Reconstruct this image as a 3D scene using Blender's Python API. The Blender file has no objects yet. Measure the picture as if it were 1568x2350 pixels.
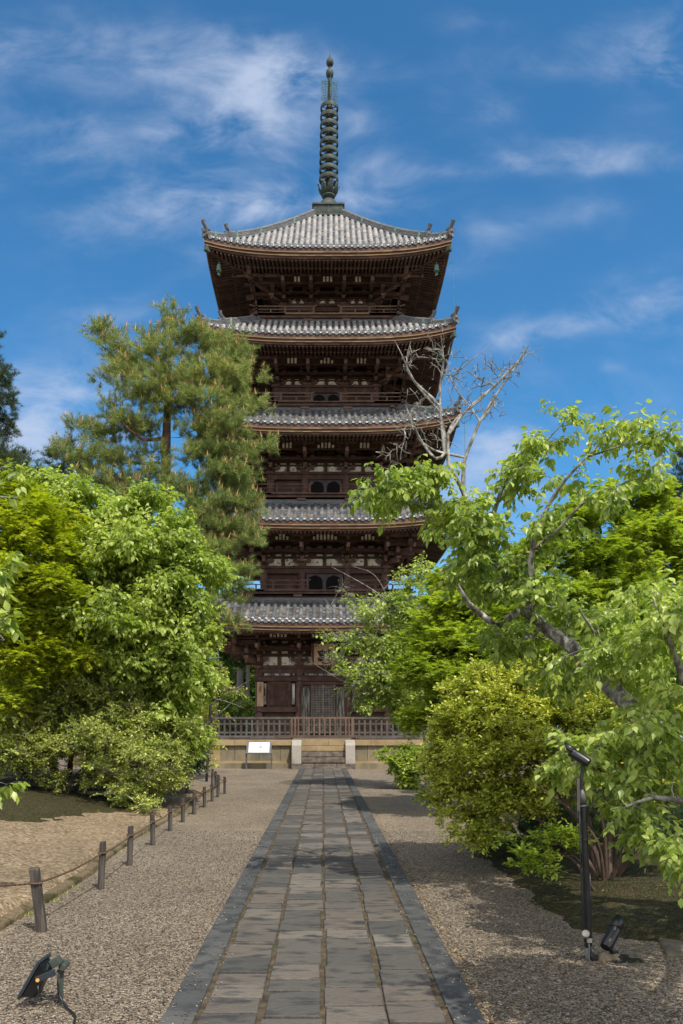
import bpy, math, random
import numpy as np
from mathutils import Vector
PI = math.pi
R_ = math.radians
SC = bpy.context.scene
COL = SC.collection

# ------------------------------------------------------------------ camera
CAMH, FPX, HX, HY = 1.65, 1900.0, 742.0, 1666.0      # eye height, focal length and horizon of a 1568 px wide view
cam = bpy.data.cameras.new('camera')
cam.sensor_fit = 'HORIZONTAL'; cam.sensor_width = 36; cam.lens = 36 * FPX / 1568
cam.shift_x = (784 - HX) / 1568; cam.shift_y = (HY - 1175) / 1568
cam.clip_start = 0.05; cam.clip_end = 3000
co = bpy.data.objects.new('camera', cam); COL.objects.link(co)
co.location = (0, 0, CAMH); co.rotation_euler = (PI / 2, 0, 0)
SC.camera = co

def P(x, y, d):                                        # a point at distance d
    return np.array([(x - HX) / FPX * d, d, CAMH + (HY - y) / FPX * d])

# ------------------------------------------------------------------ sun and sky
SUN_EL, SUN_AZ = R_(58), R_(30)                         # behind the viewer, to the right
SDIR = Vector((math.sin(SUN_AZ) * math.cos(SUN_EL), -math.cos(SUN_AZ) * math.cos(SUN_EL), math.sin(SUN_EL)))
sl = bpy.data.lights.new('sun', 'SUN'); sl.energy = 3.2; sl.angle = R_(0.5); sl.color = (1, 0.93, 0.82)
so = bpy.data.objects.new('sun', sl); COL.objects.link(so)
so.rotation_euler = SDIR.to_track_quat('Z', 'Y').to_euler(); so.location = (8, -8, 30)

W = bpy.data.worlds.new('World'); SC.world = W; W.use_nodes = True
nt = W.node_tree; nt.nodes.clear()
def N(t, **k):
    n = nt.nodes.new(t)
    for a, b in k.items(): setattr(n, a, b)
    return n
def math_(op, a, b=None, c=None):
    n = N('ShaderNodeMath', operation=op)
    for i, v in enumerate((a, b, c)):
        if v is None: continue
        if isinstance(v, (int, float)): n.inputs[i].default_value = v
        else: nt.links.new(v, n.inputs[i])
    return n.outputs[0]
sky = N('ShaderNodeTexSky', sky_type='NISHITA', sun_disc=False)
sky.sun_elevation = SUN_EL; sky.sun_rotation = PI - SUN_AZ
sky.altitude = 900; sky.air_density = 1.0; sky.dust_density = 0.35; sky.ozone_density = 3.2
tc = N('ShaderNodeTexCoord'); sx = N('ShaderNodeSeparateXYZ'); nt.links.new(tc.outputs['Generated'], sx.inputs[0])
yy = math_('MAXIMUM', sx.outputs[1], 0.06)
u = math_('DIVIDE', sx.outputs[0], yy); v = math_('DIVIDE', sx.outputs[2], yy)
def cnoise(su, sv, scale, det, off, rough=.55, dist=0.0):
    c = N('ShaderNodeCombineXYZ'); nt.links.new(math_('MULTIPLY', u, su), c.inputs[0]); nt.links.new(math_('MULTIPLY', v, sv), c.inputs[1]); c.inputs[2].default_value = off
    n = N('ShaderNodeTexNoise'); n.inputs['Scale'].default_value = scale; n.inputs['Detail'].default_value = det; n.inputs['Roughness'].default_value = rough; n.inputs['Distortion'].default_value = dist
    nt.links.new(c.outputs[0], n.inputs['Vector']); return n.outputs['Fac']
w1 = cnoise(1, 1.4, 5, 3, 2.2); w2 = cnoise(1, 1.4, 5, 3, 7.7)
uw = math_('ADD', u, math_('MULTIPLY', math_('SUBTRACT', w1, .5), .12))
vw = math_('ADD', v, math_('MULTIPLY', math_('SUBTRACT', w2, .5), .09))
CL = [(545, 225, 150, 105, .8), (400, 120, 150, 60, .3), (620, 170, 110, 60, .5), (430, 310, 60, 40, .5), (100, 320, 180, 70, .3), (560, 462, 190, 45, .85), (900, 470, 130, 60, .6),
      (1010, 400, 80, 22, .45), (1180, 385, 70, 22, .6), (1350, 360, 130, 34, .55), (1540, 165, 80, 40, 1.1), (1460, 400, 130, 25, .5), (1500, 700, 150, 60, .95), (1300, 745, 130, 35, .7),
      (1130, 540, 90, 50, .45), (810, 300, 28, 30, .4), (110, 900, 170, 110, .75), (60, 1000, 170, 90, .7), (1130, 1060, 130, 120, .8), (1450, 990, 160, 60, .45), (320, 650, 60, 14, .25),
      (1100, 30, 120, 40, .35), (800, 160, 160, 40, .28), (1410, 855, 30, 14, .4), (200, 1050, 200, 80, .5), (1150, 770, 80, 30, .5), (1540, 30, 140, 50, .3), (1450, 100, 170, 60, .5), (1250, 160, 150, 40, .4), (1330, 500, 160, 40, .45), (60, 120, 160, 60, .2), (1150, 260, 120, 40, .35), (1020, 620, 160, 40, .3), (240, 700, 140, 30, .3)]
tot = None
for (cx, cy, rx, ry, st) in CL:
    a = math_('MULTIPLY', math_('SUBTRACT', uw, (cx - HX) / FPX), FPX / rx); b = math_('MULTIPLY', math_('SUBTRACT', vw, (HY - cy) / FPX), FPX / ry)
    r2 = math_('ADD', math_('MULTIPLY', a, a), math_('MULTIPLY', b, b))
    g = math_('MULTIPLY', math_('EXPONENT', math_('MULTIPLY', r2, -.8)), st)
    tot = g if tot is None else math_('ADD', tot, g)
hzn = N('ShaderNodeMapRange', interpolation_type='SMOOTHSTEP'); nt.links.new(sx.outputs[2], hzn.inputs[0]); hzn.inputs[1].default_value = .30; hzn.inputs[2].default_value = -.02
n1 = cnoise(1, 1.9, 8, 9, 0.3, .60, .35); n2 = cnoise(1, 1.5, 2.3, 4, 5.1)
det = math_('ADD', math_('MULTIPLY', math_('SUBTRACT', n1, .36), 2.4), 0.18)
cl = math_('MULTIPLY', tot, det)
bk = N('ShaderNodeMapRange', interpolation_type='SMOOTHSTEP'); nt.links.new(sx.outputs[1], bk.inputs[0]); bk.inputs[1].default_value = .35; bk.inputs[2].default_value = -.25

cl = math_('ADD', cl, math_('MULTIPLY', hzn.outputs[0], .62))          # more cloud colour mixed in towards the horizon
cl = math_('ADD', cl, math_('MULTIPLY', math_('MAXIMUM', math_('SUBTRACT', n2, .44), 0), math_('MULTIPLY', math_('MAXIMUM', math_('SUBTRACT', n1, .31), 0), 5.6)))
mr = N('ShaderNodeMapRange', interpolation_type='SMOOTHSTEP'); nt.links.new(cl, mr.inputs[0]); mr.inputs[1].default_value = 0.02; mr.inputs[2].default_value = 1.25; mr.inputs[3].default_value = 0; mr.inputs[4].default_value = .85
mx = N('ShaderNodeMix', data_type='RGBA'); nt.links.new(mr.outputs[0], mx.inputs[0]); mx.inputs[7].default_value = (2.3, 2.7, 3.5, 1)
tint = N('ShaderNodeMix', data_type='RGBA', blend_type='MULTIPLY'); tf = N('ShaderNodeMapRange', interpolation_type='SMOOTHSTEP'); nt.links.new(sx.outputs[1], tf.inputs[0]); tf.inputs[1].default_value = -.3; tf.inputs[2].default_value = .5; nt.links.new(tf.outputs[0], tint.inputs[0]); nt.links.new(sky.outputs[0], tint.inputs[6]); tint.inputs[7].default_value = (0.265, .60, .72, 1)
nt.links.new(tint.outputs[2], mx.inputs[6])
mb_ = N('ShaderNodeMix', data_type='RGBA'); nt.links.new(math_('MULTIPLY', bk.outputs[0], .85), mb_.inputs[0]); nt.links.new(mx.outputs[2], mb_.inputs[6]); mb_.inputs[7].default_value = (6.6, 6.4, 6.3, 1)     # bright white cloud added behind the viewer, out of view, as fill for the shadows
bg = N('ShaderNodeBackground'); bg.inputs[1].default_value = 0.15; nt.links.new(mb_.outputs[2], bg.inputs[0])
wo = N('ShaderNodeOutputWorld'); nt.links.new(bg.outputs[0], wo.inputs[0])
SC.view_settings.view_transform = 'Standard'; SC.view_settings.look = 'None'; SC.view_settings.gamma = 1; SC.view_settings.exposure = 0.68
SC.cycles.max_bounces = 6; SC.cycles.diffuse_bounces = 3; SC.cycles.transmission_bounces = 3; SC.cycles.transparent_max_bounces = 4; SC.cycles.glossy_bounces = 2
SC.cycles.sample_clamp_indirect = 6; SC.cycles.use_denoising = True

# ------------------------------------------------------------------ materials
MT = {}
def ramp(t, fac, cols, pos=None):
    r = t.nodes.new('ShaderNodeValToRGB'); el = r.color_ramp.elements
    while len(el) < len(cols): el.new(.5)
    for i, c in enumerate(cols):
        el[i].position = pos[i] if pos else i / (len(cols) - 1); el[i].color = (*c, 1)
    t.links.new(fac, r.inputs[0]); return r.outputs[0]
def pm(name, cols, scale=4, stretch=(1, 1, 1), rough=.7, bump=.0, bscale=None, island=0.0, spec=.3, detail=6, pos=None, extra=None, metal=0.0):
    m = bpy.data.materials.new(name); m.use_nodes = True; t = m.node_tree; L = t.links
    b = t.nodes['Principled BSDF']; b.inputs['Roughness'].default_value = rough; b.inputs['Specular IOR Level'].default_value = spec; b.inputs['Metallic'].default_value = metal
    tc = t.nodes.new('ShaderNodeTexCoord'); mp = t.nodes.new('ShaderNodeMapping'); mp.inputs['Scale'].default_value = stretch; L.new(tc.outputs['Object'], mp.inputs[0])
    n = t.nodes.new('ShaderNodeTexNoise'); n.inputs['Scale'].default_value = scale; n.inputs['Detail'].default_value = detail; n.inputs['Roughness'].default_value = .62; L.new(mp.outputs[0], n.inputs['Vector'])
    mr = t.nodes.new('ShaderNodeMapRange'); mr.inputs[1].default_value = .28; mr.inputs[2].default_value = .72; L.new(n.outputs['Fac'], mr.inputs[0]); fac = mr.outputs[0]
    if island:
        g = t.nodes.new('ShaderNodeNewGeometry'); q = t.nodes.new('ShaderNodeMix'); q.inputs[0].default_value = island
        L.new(fac, q.inputs[2]); L.new(g.outputs['Random Per Island'], q.inputs[3]); fac = q.outputs[0]
    c = ramp(t, fac, cols, pos)
    if extra:                                            # second, larger stain: (colour, scale, low, high)
        col2, s2, lo, hi = extra
        n2 = t.nodes.new('ShaderNodeTexNoise'); n2.inputs['Scale'].default_value = s2; n2.inputs['Detail'].default_value = 8; L.new(mp.outputs[0], n2.inputs['Vector'])
        m2 = t.nodes.new('ShaderNodeMapRange'); m2.inputs[1].default_value = lo; m2.inputs[2].default_value = hi; L.new(n2.outputs['Fac'], m2.inputs[0])
        x = t.nodes.new('ShaderNodeMix'); x.data_type = 'RGBA'; L.new(m2.outputs[0], x.inputs[0]); L.new(c, x.inputs[6]); x.inputs[7].default_value = (*col2, 1); c = x.outputs[2]
    L.new(c, b.inputs['Base Color'])
    if bump:
        bn = t.nodes.new('ShaderNodeTexNoise'); bn.inputs['Scale'].default_value = bscale or scale * 3; bn.inputs['Detail'].default_value = 5; L.new(mp.outputs[0], bn.inputs['Vector'])
        bu = t.nodes.new('ShaderNodeBump'); bu.inputs['Strength'].default_value = bump; bu.inputs['Distance'].default_value = .02; L.new(bn.outputs['Fac'], bu.inputs['Height']); L.new(bu.outputs[0], b.inputs['Normal'])
    MT[name] = m; return m
LF = 1.3
def leafmat(name, cols, trans=.35, rough=.45, spec=.35, clump=.9, tcol=1.25):
    m = bpy.data.materials.new(name); m.use_nodes = True; t = m.node_tree; L = t.links
    b = t.nodes['Principled BSDF']; b.inputs['Roughness'].default_value = rough; b.inputs['Specular IOR Level'].default_value = spec
    g = t.nodes.new('ShaderNodeNewGeometry'); tc = t.nodes.new('ShaderNodeTexCoord')
    n = t.nodes.new('ShaderNodeTexNoise'); n.inputs['Scale'].default_value = clump; n.inputs['Detail'].default_value = 3; L.new(tc.outputs['Object'], n.inputs['Vector'])
    mr = t.nodes.new('ShaderNodeMapRange'); mr.inputs[1].default_value = .3; mr.inputs[2].default_value = .7; L.new(n.outputs['Fac'], mr.inputs[0])
    q = t.nodes.new('ShaderNodeMix'); q.inputs[0].default_value = .62; L.new(mr.outputs[0], q.inputs[2]); L.new(g.outputs['Random Per Island'], q.inputs[3])
    cols = [tuple(min(.6, a * LF) for a in cc) for cc in cols]
    c = ramp(t, q.outputs[0], cols, [.12 + .76 * i / (len(cols) - 1) for i in range(len(cols))]); L.new(c, b.inputs['Base Color'])
    tr = t.nodes.new('ShaderNodeBsdfTranslucent'); mu = t.nodes.new('ShaderNodeMix'); mu.data_type = 'RGBA'; mu.blend_type = 'MULTIPLY'; mu.inputs[0].default_value = 1; L.new(c, mu.inputs[6]); mu.inputs[7].default_value = (tcol * 1.1, tcol * 1.2, tcol * .5, 1)
    L.new(mu.outputs[2], tr.inputs[0]); ms = t.nodes.new('ShaderNodeMixShader'); ms.inputs[0].default_value = trans; L.new(b.outputs[0], ms.inputs[1]); L.new(tr.outputs[0], ms.inputs[2])
    L.new(ms.outputs[0], t.nodes['Material Output'].inputs[0]); MT[name] = m; return m

pm('dark_wood', [(.024, .014, .010), (.066, .036, .026), (.14, .078, .056)], 2.5, (1, 1, 1), .75, .25, 12, island=.35)
pm('bracket_wood', [(.045, .027, .020), (.13, .078, .058), (.26, .175, .14)], 3, rough=.8, bump=.25, bscale=14, island=.4)
pm('red_wood', [(.030, .018, .014), (.078, .043, .033), (.165, .098, .075)], 3, (1, 1, 1), .72, .25, 14, island=.4)
pm('eave_board', [(.07, .04, .022), (.20, .125, .06), (.33, .24, .125)], 3, (.6, .6, 3), .7, .2, 20, island=.35)
pm('pale_rafter_end', [(.12, .06, .045), (.30, .19, .15)], 3, rough=.8, island=.6)
pm('plaster', [(.50, .46, .37), (.74, .70, .58), (.78, .75, .66)], 3, rough=.9, extra=((.16, .13, .10), 7, .56, .66))
pm('flaked_paint', [(.06, .045, .04), (.30, .27, .25), (.52, .50, .47)], 5, (1, 1, .35), .85, .3, pos=[.3, .5, .75])
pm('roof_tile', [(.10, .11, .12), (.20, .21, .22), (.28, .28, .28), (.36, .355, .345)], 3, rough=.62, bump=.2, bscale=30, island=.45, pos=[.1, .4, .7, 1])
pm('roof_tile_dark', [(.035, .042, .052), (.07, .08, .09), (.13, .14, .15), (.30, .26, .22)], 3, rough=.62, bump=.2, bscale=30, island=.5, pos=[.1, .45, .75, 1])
pm('ridge_tile', [(.04, .045, .05), (.105, .11, .115), (.20, .20, .195)], 5, (1, 1, 3), rough=.7, bump=.3, bscale=30, island=.3)
pm('pan_tile', [(.028, .030, .033), (.062, .060, .058), (.13, .108, .088), (.22, .175, .135)], 3, rough=.75, island=.7, pos=[.1, .4, .7, 1])
pm('tile_front', [(.04, .047, .054), (.095, .105, .118), (.19, .205, .22)], 6, rough=.6, island=.5)
pm('tile_lip', [(.30, .31, .33), (.50, .51, .53), (.64, .64, .65)], 6, rough=.6, island=.3)
pm('copper_green', [(.04, .08, .065), (.09, .18, .145), (.18, .31, .25)], 6, rough=.6)
pm('bronze', [(.018, .024, .021), (.040, .055, .048), (.085, .12, .10)], 4, rough=.65, spec=.3)
pm('grey_rail', [(.03, .026, .025), (.075, .066, .06), (.13, .12, .11)], 3, (1, 1, 1), .8, .3, 16, island=.45)
pm('rust_rail', [(.055, .038, .032), (.12, .08, .06), (.19, .135, .10)], 3, rough=.8, bump=.3, bscale=16, island=.5)
pm('pale_granite', [(.22, .20, .17), (.30, .275, .24), (.37, .345, .31)], 22, rough=.85, bump=.15, bscale=60, island=.15, extra=((.20, .18, .155), 2.2, .52, .72))
pm('panel_stone', [(.14, .12, .08), (.205, .17, .11), (.27, .22, .14)], 3, (1, 1, .5), .88, .15, 40, island=.25, extra=((.10, .098, .08), 1.3, .48, .64))
pm('ochre_stone', [(.21, .15, .08), (.30, .225, .125), (.37, .29, .175)], 2.5, rough=.88, bump=.15, bscale=40, island=.25)
pm('stained_step', [(.04, .033, .03), (.14, .115, .095), (.25, .205, .155)], 4, (1, 1, 1.5), .88, .2, 30)
pm('slab_stone', [(.048, .048, .046), (.084, .080, .072), (.120, .102, .085), (.185, .172, .15)], 4.5, (1, 2.5, 1), .85, .8, 26, island=.75, spec=.2, detail=10, extra=((.040, .042, .042), 4.5, .50, .66))
pm('edge_slab', [(.036, .039, .040), (.062, .064, .063), (.105, .10, .092)], 5, rough=.85, bump=.7, bscale=24, island=.5, spec=.35, detail=10, extra=((.032, .035, .037), 6, .5, .64))
pm('joint_soil', [(.025, .021, .014), (.07, .053, .034), (.13, .098, .062)], 9, rough=.95, bump=.5, extra=((.045, .05, .016), 3, .58, .66))
pm('bark', [(.03, .024, .018), (.09, .075, .06), (.18, .16, .13)], 6, (1, 1, .35), .9, .6, 20)
pm('lichen_bark', [(.055, .048, .042), (.15, .14, .125), (.46, .46, .42)], 14, (1, 1, .6), .9, .6, 30, pos=[.2, .5, .85], extra=((.40, .36, .16), 3.5, .62, .72))
pm('pale_twig', [(.07, .065, .055), (.18, .17, .15), (.36, .36, .325)], 14, rough=.9, pos=[.1, .45, .8])
pm('pine_bark', [(.05, .03, .022), (.15, .085, .06), (.24, .14, .10)], 8, (1, 1, .4), .9, .7, 18)
pm('shrub_bark', [(.03, .02, .014), (.075, .05, .036), (.16, .12, .095)], 8, (1, 1, .4), .9, .5, 24)
pm('post_wood', [(.020, .017, .016), (.055, .047, .042), (.13, .115, .10)], 5, (5, 5, .5), .85, .5, 12)
pm('rope', [(.05, .03, .018), (.14, .09, .055)], 40, rough=.9, bump=.5, bscale=120)
pm('black_metal', [(.006, .007, .008), (.014, .015, .017)], 10, rough=.35, spec=.5)
pm('grey_metal', [(.05, .055, .06), (.10, .105, .115)], 6, rough=.45, spec=.5)
pm('pipe_plastic', [(.10, .11, .115), (.19, .20, .205)], 8, rough=.5)
pm('olive_metal', [(.035, .045, .04), (.075, .09, .08)], 6, rough=.6)
pm('blue_plate', [(.012, .018, .024), (.03, .042, .052)], 5, rough=.4, spec=.5)
pm('orange_rubber', [(.5, .22, .05), (.6, .3, .09)], 5)
pm('sign_white', [(.50, .51, .54), (.56, .57, .60)], 5, rough=.5)
pm('ink_blue', [(.12, .2, .34), (.2, .3, .42)], 5)
pm('ink_grey', [(.30, .31, .34), (.38, .38, .4)], 5)
pm('ink_red', [(.62, .30, .25), (.7, .4, .35)], 5)
pm('ink_black', [(.018, .012, .010), (.04, .025, .02)], 8)
pm('plaque_wood', [(.24, .15, .09), (.40, .27, .16), (.50, .36, .23)], 6, (3, 1, .6), .75, .3, 30)
pm('door_paint', [(.02, .025, .022), (.10, .11, .10), (.34, .28, .23)], 3.5, (4, 1, .45), .8, .3, pos=[.2, .5, .9])
pm('purple_board', [(.05, .042, .05), (.12, .105, .12)], 4, rough=.85)
pm('lattice_wood', [(.09, .08, .072), (.19, .17, .155), (.28, .25, .23)], 5, rough=.85, bump=.2)
pm('void_black', [(.004, .003, .003), (.008, .006, .006)], 4, rough=.95)
pm('field_stone', [(.06, .05, .035), (.14, .115, .08), (.22, .18, .12)], 7, rough=.9, bump=.5)
pm('cedar_bark', [(.09, .085, .08), (.18, .165, .15)], 5, (1, 1, .2), .9, .4)
# foliage
leafmat('leaf_cherry', [(.10, .15, .028), (.22, .29, .052), (.40, .45, .13)], .42, .38, .5, .8)
leafmat('leaf_fresh', [(.10, .15, .026), (.24, .31, .055), (.42, .47, .13)], .45, .36, .5, .6)
leafmat('leaf_yellowmaple', [(.13, .17, .010), (.26, .31, .015), (.41, .42, .03)], .4, .5, .3, .7)
leafmat('leaf_maple', [(.10, .15, .016), (.22, .29, .030), (.36, .41, .05)], .45, .5, .3, .5)
leafmat('leaf_azalea', [(.12, .155, .018), (.33, .36, .045), (.52, .50, .10)], .28, .45, .4, 1.0)
leafmat('leaf_olive', [(.08, .12, .018), (.22, .26, .045), (.42, .43, .12)], .28, .42, .5, 1.0)
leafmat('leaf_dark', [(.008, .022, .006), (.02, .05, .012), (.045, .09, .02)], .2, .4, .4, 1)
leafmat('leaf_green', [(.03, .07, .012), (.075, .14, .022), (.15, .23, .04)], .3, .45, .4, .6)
leafmat('needle', [(.050, .090, .026), (.15, .20, .052), (.29, .32, .10)], .2, .5, .3, .5)
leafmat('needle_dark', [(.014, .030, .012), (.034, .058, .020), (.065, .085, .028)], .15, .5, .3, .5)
leafmat('candle', [(.18, .07, .035), (.30, .14, .065), (.40, .24, .12)], .1, .6, .2, 1)
leafmat('bud_red', [(.25, .06, .03), (.40, .12, .06)], .2, .5, .3, 1)

# ------------------------------------------------------------------ mesh helpers
class MB:
    def __init__(s): s.V = []; s.F = []; s.M = []; s.n = 0; s.xf = None
    def add(s, V, F, m=0):
        V = np.asarray(V, float).reshape(-1, 3)
        if s.xf is not None: V = s.xf(V)
        s.V.append(V); n = s.n
        s.F.extend([tuple(i + n for i in f) for f in F]); s.M.extend([m] * len(F)); s.n += len(V)
    def box(s, x0, x1, y0, y1, z0, z1, m=0):
        s.add([(x0, y0, z0), (x1, y0, z0), (x1, y1, z0), (x0, y1, z0), (x0, y0, z1), (x1, y0, z1), (x1, y1, z1), (x0, y1, z1)],
              [(0, 3, 2, 1), (4, 5, 6, 7), (0, 1, 5, 4), (1, 2, 6, 5), (2, 3, 7, 6), (3, 0, 4, 7)], m)
    def hexa(s, a, m=0):                                   # eight corners, bottom four then top four
        s.add(a, [(0, 3, 2, 1), (4, 5, 6, 7), (0, 1, 5, 4), (1, 2, 6, 5), (2, 3, 7, 6), (3, 0, 4, 7)], m)
    def beam(s, p, q, w, h, m=0, up=(0, 0, 1)):
        p = np.array(p, float); q = np.array(q, float); d = q - p; d /= np.linalg.norm(d); up = np.array(up, float)
        a = np.cross(d, up); a /= np.linalg.norm(a); b = np.cross(a, d)
        a = a * w / 2; b = b * h / 2
        s.hexa([p - a - b, p + a - b, q + a - b, q - a - b, p - a + b, p + a + b, q + a + b, q - a + b], m)
    def tube(s, pts, r, n=8, m=0, cap=True):
        pts = np.array(pts, float); k = len(pts); rr = np.full(k, r) if np.isscalar(r) else np.array(r, float)
        d = np.gradient(pts, axis=0); d /= np.linalg.norm(d, axis=1)[:, None] + 1e-9
        ref = np.array([0, 0, 1.0]) if abs(d[:, 2]).mean() < .9 else np.array([1.0, 0, 0])
        a = np.cross(d, ref); a /= np.linalg.norm(a, axis=1)[:, None] + 1e-9; b = np.cross(a, d)
        th = np.arange(n) * 2 * PI / n
        V = pts[:, None] + rr[:, None, None] * (np.cos(th)[None, :, None] * a[:, None] + np.sin(th)[None, :, None] * b[:, None])
        F = [(i * n + j, i * n + (j + 1) % n, (i + 1) * n + (j + 1) % n, (i + 1) * n + j) for i in range(k - 1) for j in range(n)]
        if cap: F += [tuple(range(n - 1, -1, -1)), tuple((k - 1) * n + j for j in range(n))]
        s.add(V.reshape(-1, 3), F, m)
    def lathe(s, prof, c=(0, 0, 0), n=20, m=0):            # prof: (r, z)
        k = len(prof); th = np.arange(n) * 2 * PI / n
        V = [(c[0] + r * math.cos(t), c[1] + r * math.sin(t), c[2] + z) for r, z in prof for t in th]
        F = [(i * n + j, i * n + (j + 1) % n, (i + 1) * n + (j + 1) % n, (i + 1) * n + j) for i in range(k - 1) for j in range(n)]
        F += [tuple(range(n - 1, -1, -1)), tuple((k - 1) * n + j for j in range(n))]
        s.add(V, F, m)
    def prism(s, poly, y0, y1, m=0):                       # poly in x,z ; extruded along y
        n = len(poly); V = [(x, y0, z) for x, z in poly] + [(x, y1, z) for x, z in poly]
        s.add(V, [tuple(range(n)), tuple(range(2 * n - 1, n - 1, -1))] + [(i, i + n, (i + 1) % n + n, (i + 1) % n) for i in range(n)], m)
    def grid(s, G, m=0):                                   # G: (a,b,3)
        a, b = G.shape[:2]
        s.add(G.reshape(-1, 3), [(i * b + j, i * b + j + 1, (i + 1) * b + j + 1, (i + 1) * b + j) for i in range(a - 1) for j in range(b - 1)], m)

def rootloc(o):
    while o.parent: o = o.parent
    return np.array(o.location)
def link(name, me, parent=None, origin=None):
    o = bpy.data.objects.new(name, me); COL.objects.link(o)
    if parent: o.parent = parent
    elif origin is not None: o.location = origin
    return o
def tag(o, label=None, cat=None, group=None, kind=None):
    for k, x in (('label', label), ('category', cat), ('group', group), ('kind', kind)):
        if x: o[k] = x
    return o
def obj(name, mb, mats, parent=None, smooth=False, origin=None, bevel=0):
    me = bpy.data.meshes.new(name)
    V = np.concatenate(mb.V); off = rootloc(parent) if parent else (np.array(origin, float) if origin is not None else np.zeros(3))
    me.from_pydata((V - off).tolist(), [], mb.F)
    mats = mats if isinstance(mats, (list, tuple)) else [mats]
    for m in mats: me.materials.append(MT[m])
    if len(mats) > 1: me.polygons.foreach_set('material_index', np.array(mb.M, dtype=np.int32))
    if smooth is True: me.polygons.foreach_set('use_smooth', [True] * len(me.polygons))
    elif smooth: me.polygons.foreach_set('use_smooth', [True] * len(me.polygons)); me.set_sharp_from_angle(angle=R_(smooth))
    me.update()
    o = link(name, me, parent, origin)
    if bevel:
        b = o.modifiers.new('bevel', 'BEVEL'); b.width = bevel; b.segments = 2; b.limit_method = 'ANGLE'
    return o
def fastmesh(name, V, tmpl_loops, tmpl_sizes, k, mat, parent=None, smooth=False, origin=None):
    # V: (n, k, 3) copies of a template with faces given by flat loops and sizes
    n = len(V); off = rootloc(parent) if parent else (np.array(origin, float) if origin is not None else np.zeros(3))
    me = bpy.data.meshes.new(name); me.vertices.add(n * k)
    me.vertices.foreach_set('co', (V.reshape(-1, 3) - off).astype(np.float32).ravel())
    L = np.asarray(tmpl_loops); S = np.asarray(tmpl_sizes)
    loops = (L[None] + (np.arange(n) * k)[:, None]).ravel().astype(np.int32)
    me.loops.add(len(loops)); me.loops.foreach_set('vertex_index', loops)
    st = np.concatenate([[0], np.cumsum(S)[:-1]]); starts = (st[None] + (np.arange(n) * len(L))[:, None]).ravel().astype(np.int32)
    me.polygons.add(len(starts)); me.polygons.foreach_set('loop_start', starts)
    if smooth: me.polygons.foreach_set('use_smooth', np.ones(len(starts), bool))
    me.materials.append(MT[mat]); me.update(calc_edges=True)
    return link(name, me, parent, origin)
def empty(name, loc, label=None, cat=None, group=None, kind=None):
    o = bpy.data.objects.new(name, None); COL.objects.link(o); o.location = loc; o.empty_display_size = .3
    return tag(o, label, cat, group, kind)
def text_mesh(body, size, mat, parent, loc, rot, name='lettering', ext=.002):
    c = bpy.data.curves.new(name, 'FONT'); c.body = body; c.size = size; c.align_x = 'CENTER'; c.align_y = 'CENTER'; c.extrude = ext
    t = bpy.data.objects.new(name, c); COL.objects.link(t); bpy.context.view_layer.update()
    me = bpy.data.meshes.new_from_object(t.evaluated_get(bpy.context.evaluated_depsgraph_get())); bpy.data.objects.remove(t)
    me.materials.clear(); me.materials.append(MT[mat])
    o = link(name, me, parent); o.location = np.array(loc) - rootloc(parent); o.rotation_euler = rot
    return o
# ------------------------------------------------------------------ pagoda
DC = 39.5; LEAN = .0105; GZ = 1.106                       # centre distance, lean, platform top
pag = empty('five_storey_pagoda', (0, DC, GZ), 'dark timber pagoda of five storeys with grey tiled roofs and a bronze spire', 'pagoda')
def face(k):
    c, s = [(1, 0), (0, 1), (-1, 0), (0, -1)][k]
    def f(V):
        o = V.copy(); o[:, 0] = c * V[:, 0] - s * V[:, 1] + LEAN * (V[:, 2] - 3); o[:, 1] = s * V[:, 0] + c * V[:, 1] + DC
        return o
    return f
ST = [None,
      dict(w=2.84, R=5.76, ze=5.81, rt=3.50, zt=7.07, zs=5.34, zk=4.31, zd=GZ, b=3.4),
      dict(w=2.68, R=5.60, ze=10.01, rt=3.30, zt=11.39, zs=9.60, zk=8.74, zd=7.53, b=3.80),
      dict(w=2.44, R=5.45, ze=14.02, rt=3.10, zt=15.54, zs=13.72, zk=12.98, zd=11.76, b=3.62),
      dict(w=2.20, R=5.31, ze=17.78, rt=2.89, zt=19.55, zs=17.54, zk=16.95, zd=15.82, b=3.42),
      dict(w=1.95, R=5.11, ze=21.46, rt=.66, zt=25.62, zs=21.26, zk=20.72, zd=19.77, b=3.21)]
LC = .46
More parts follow.
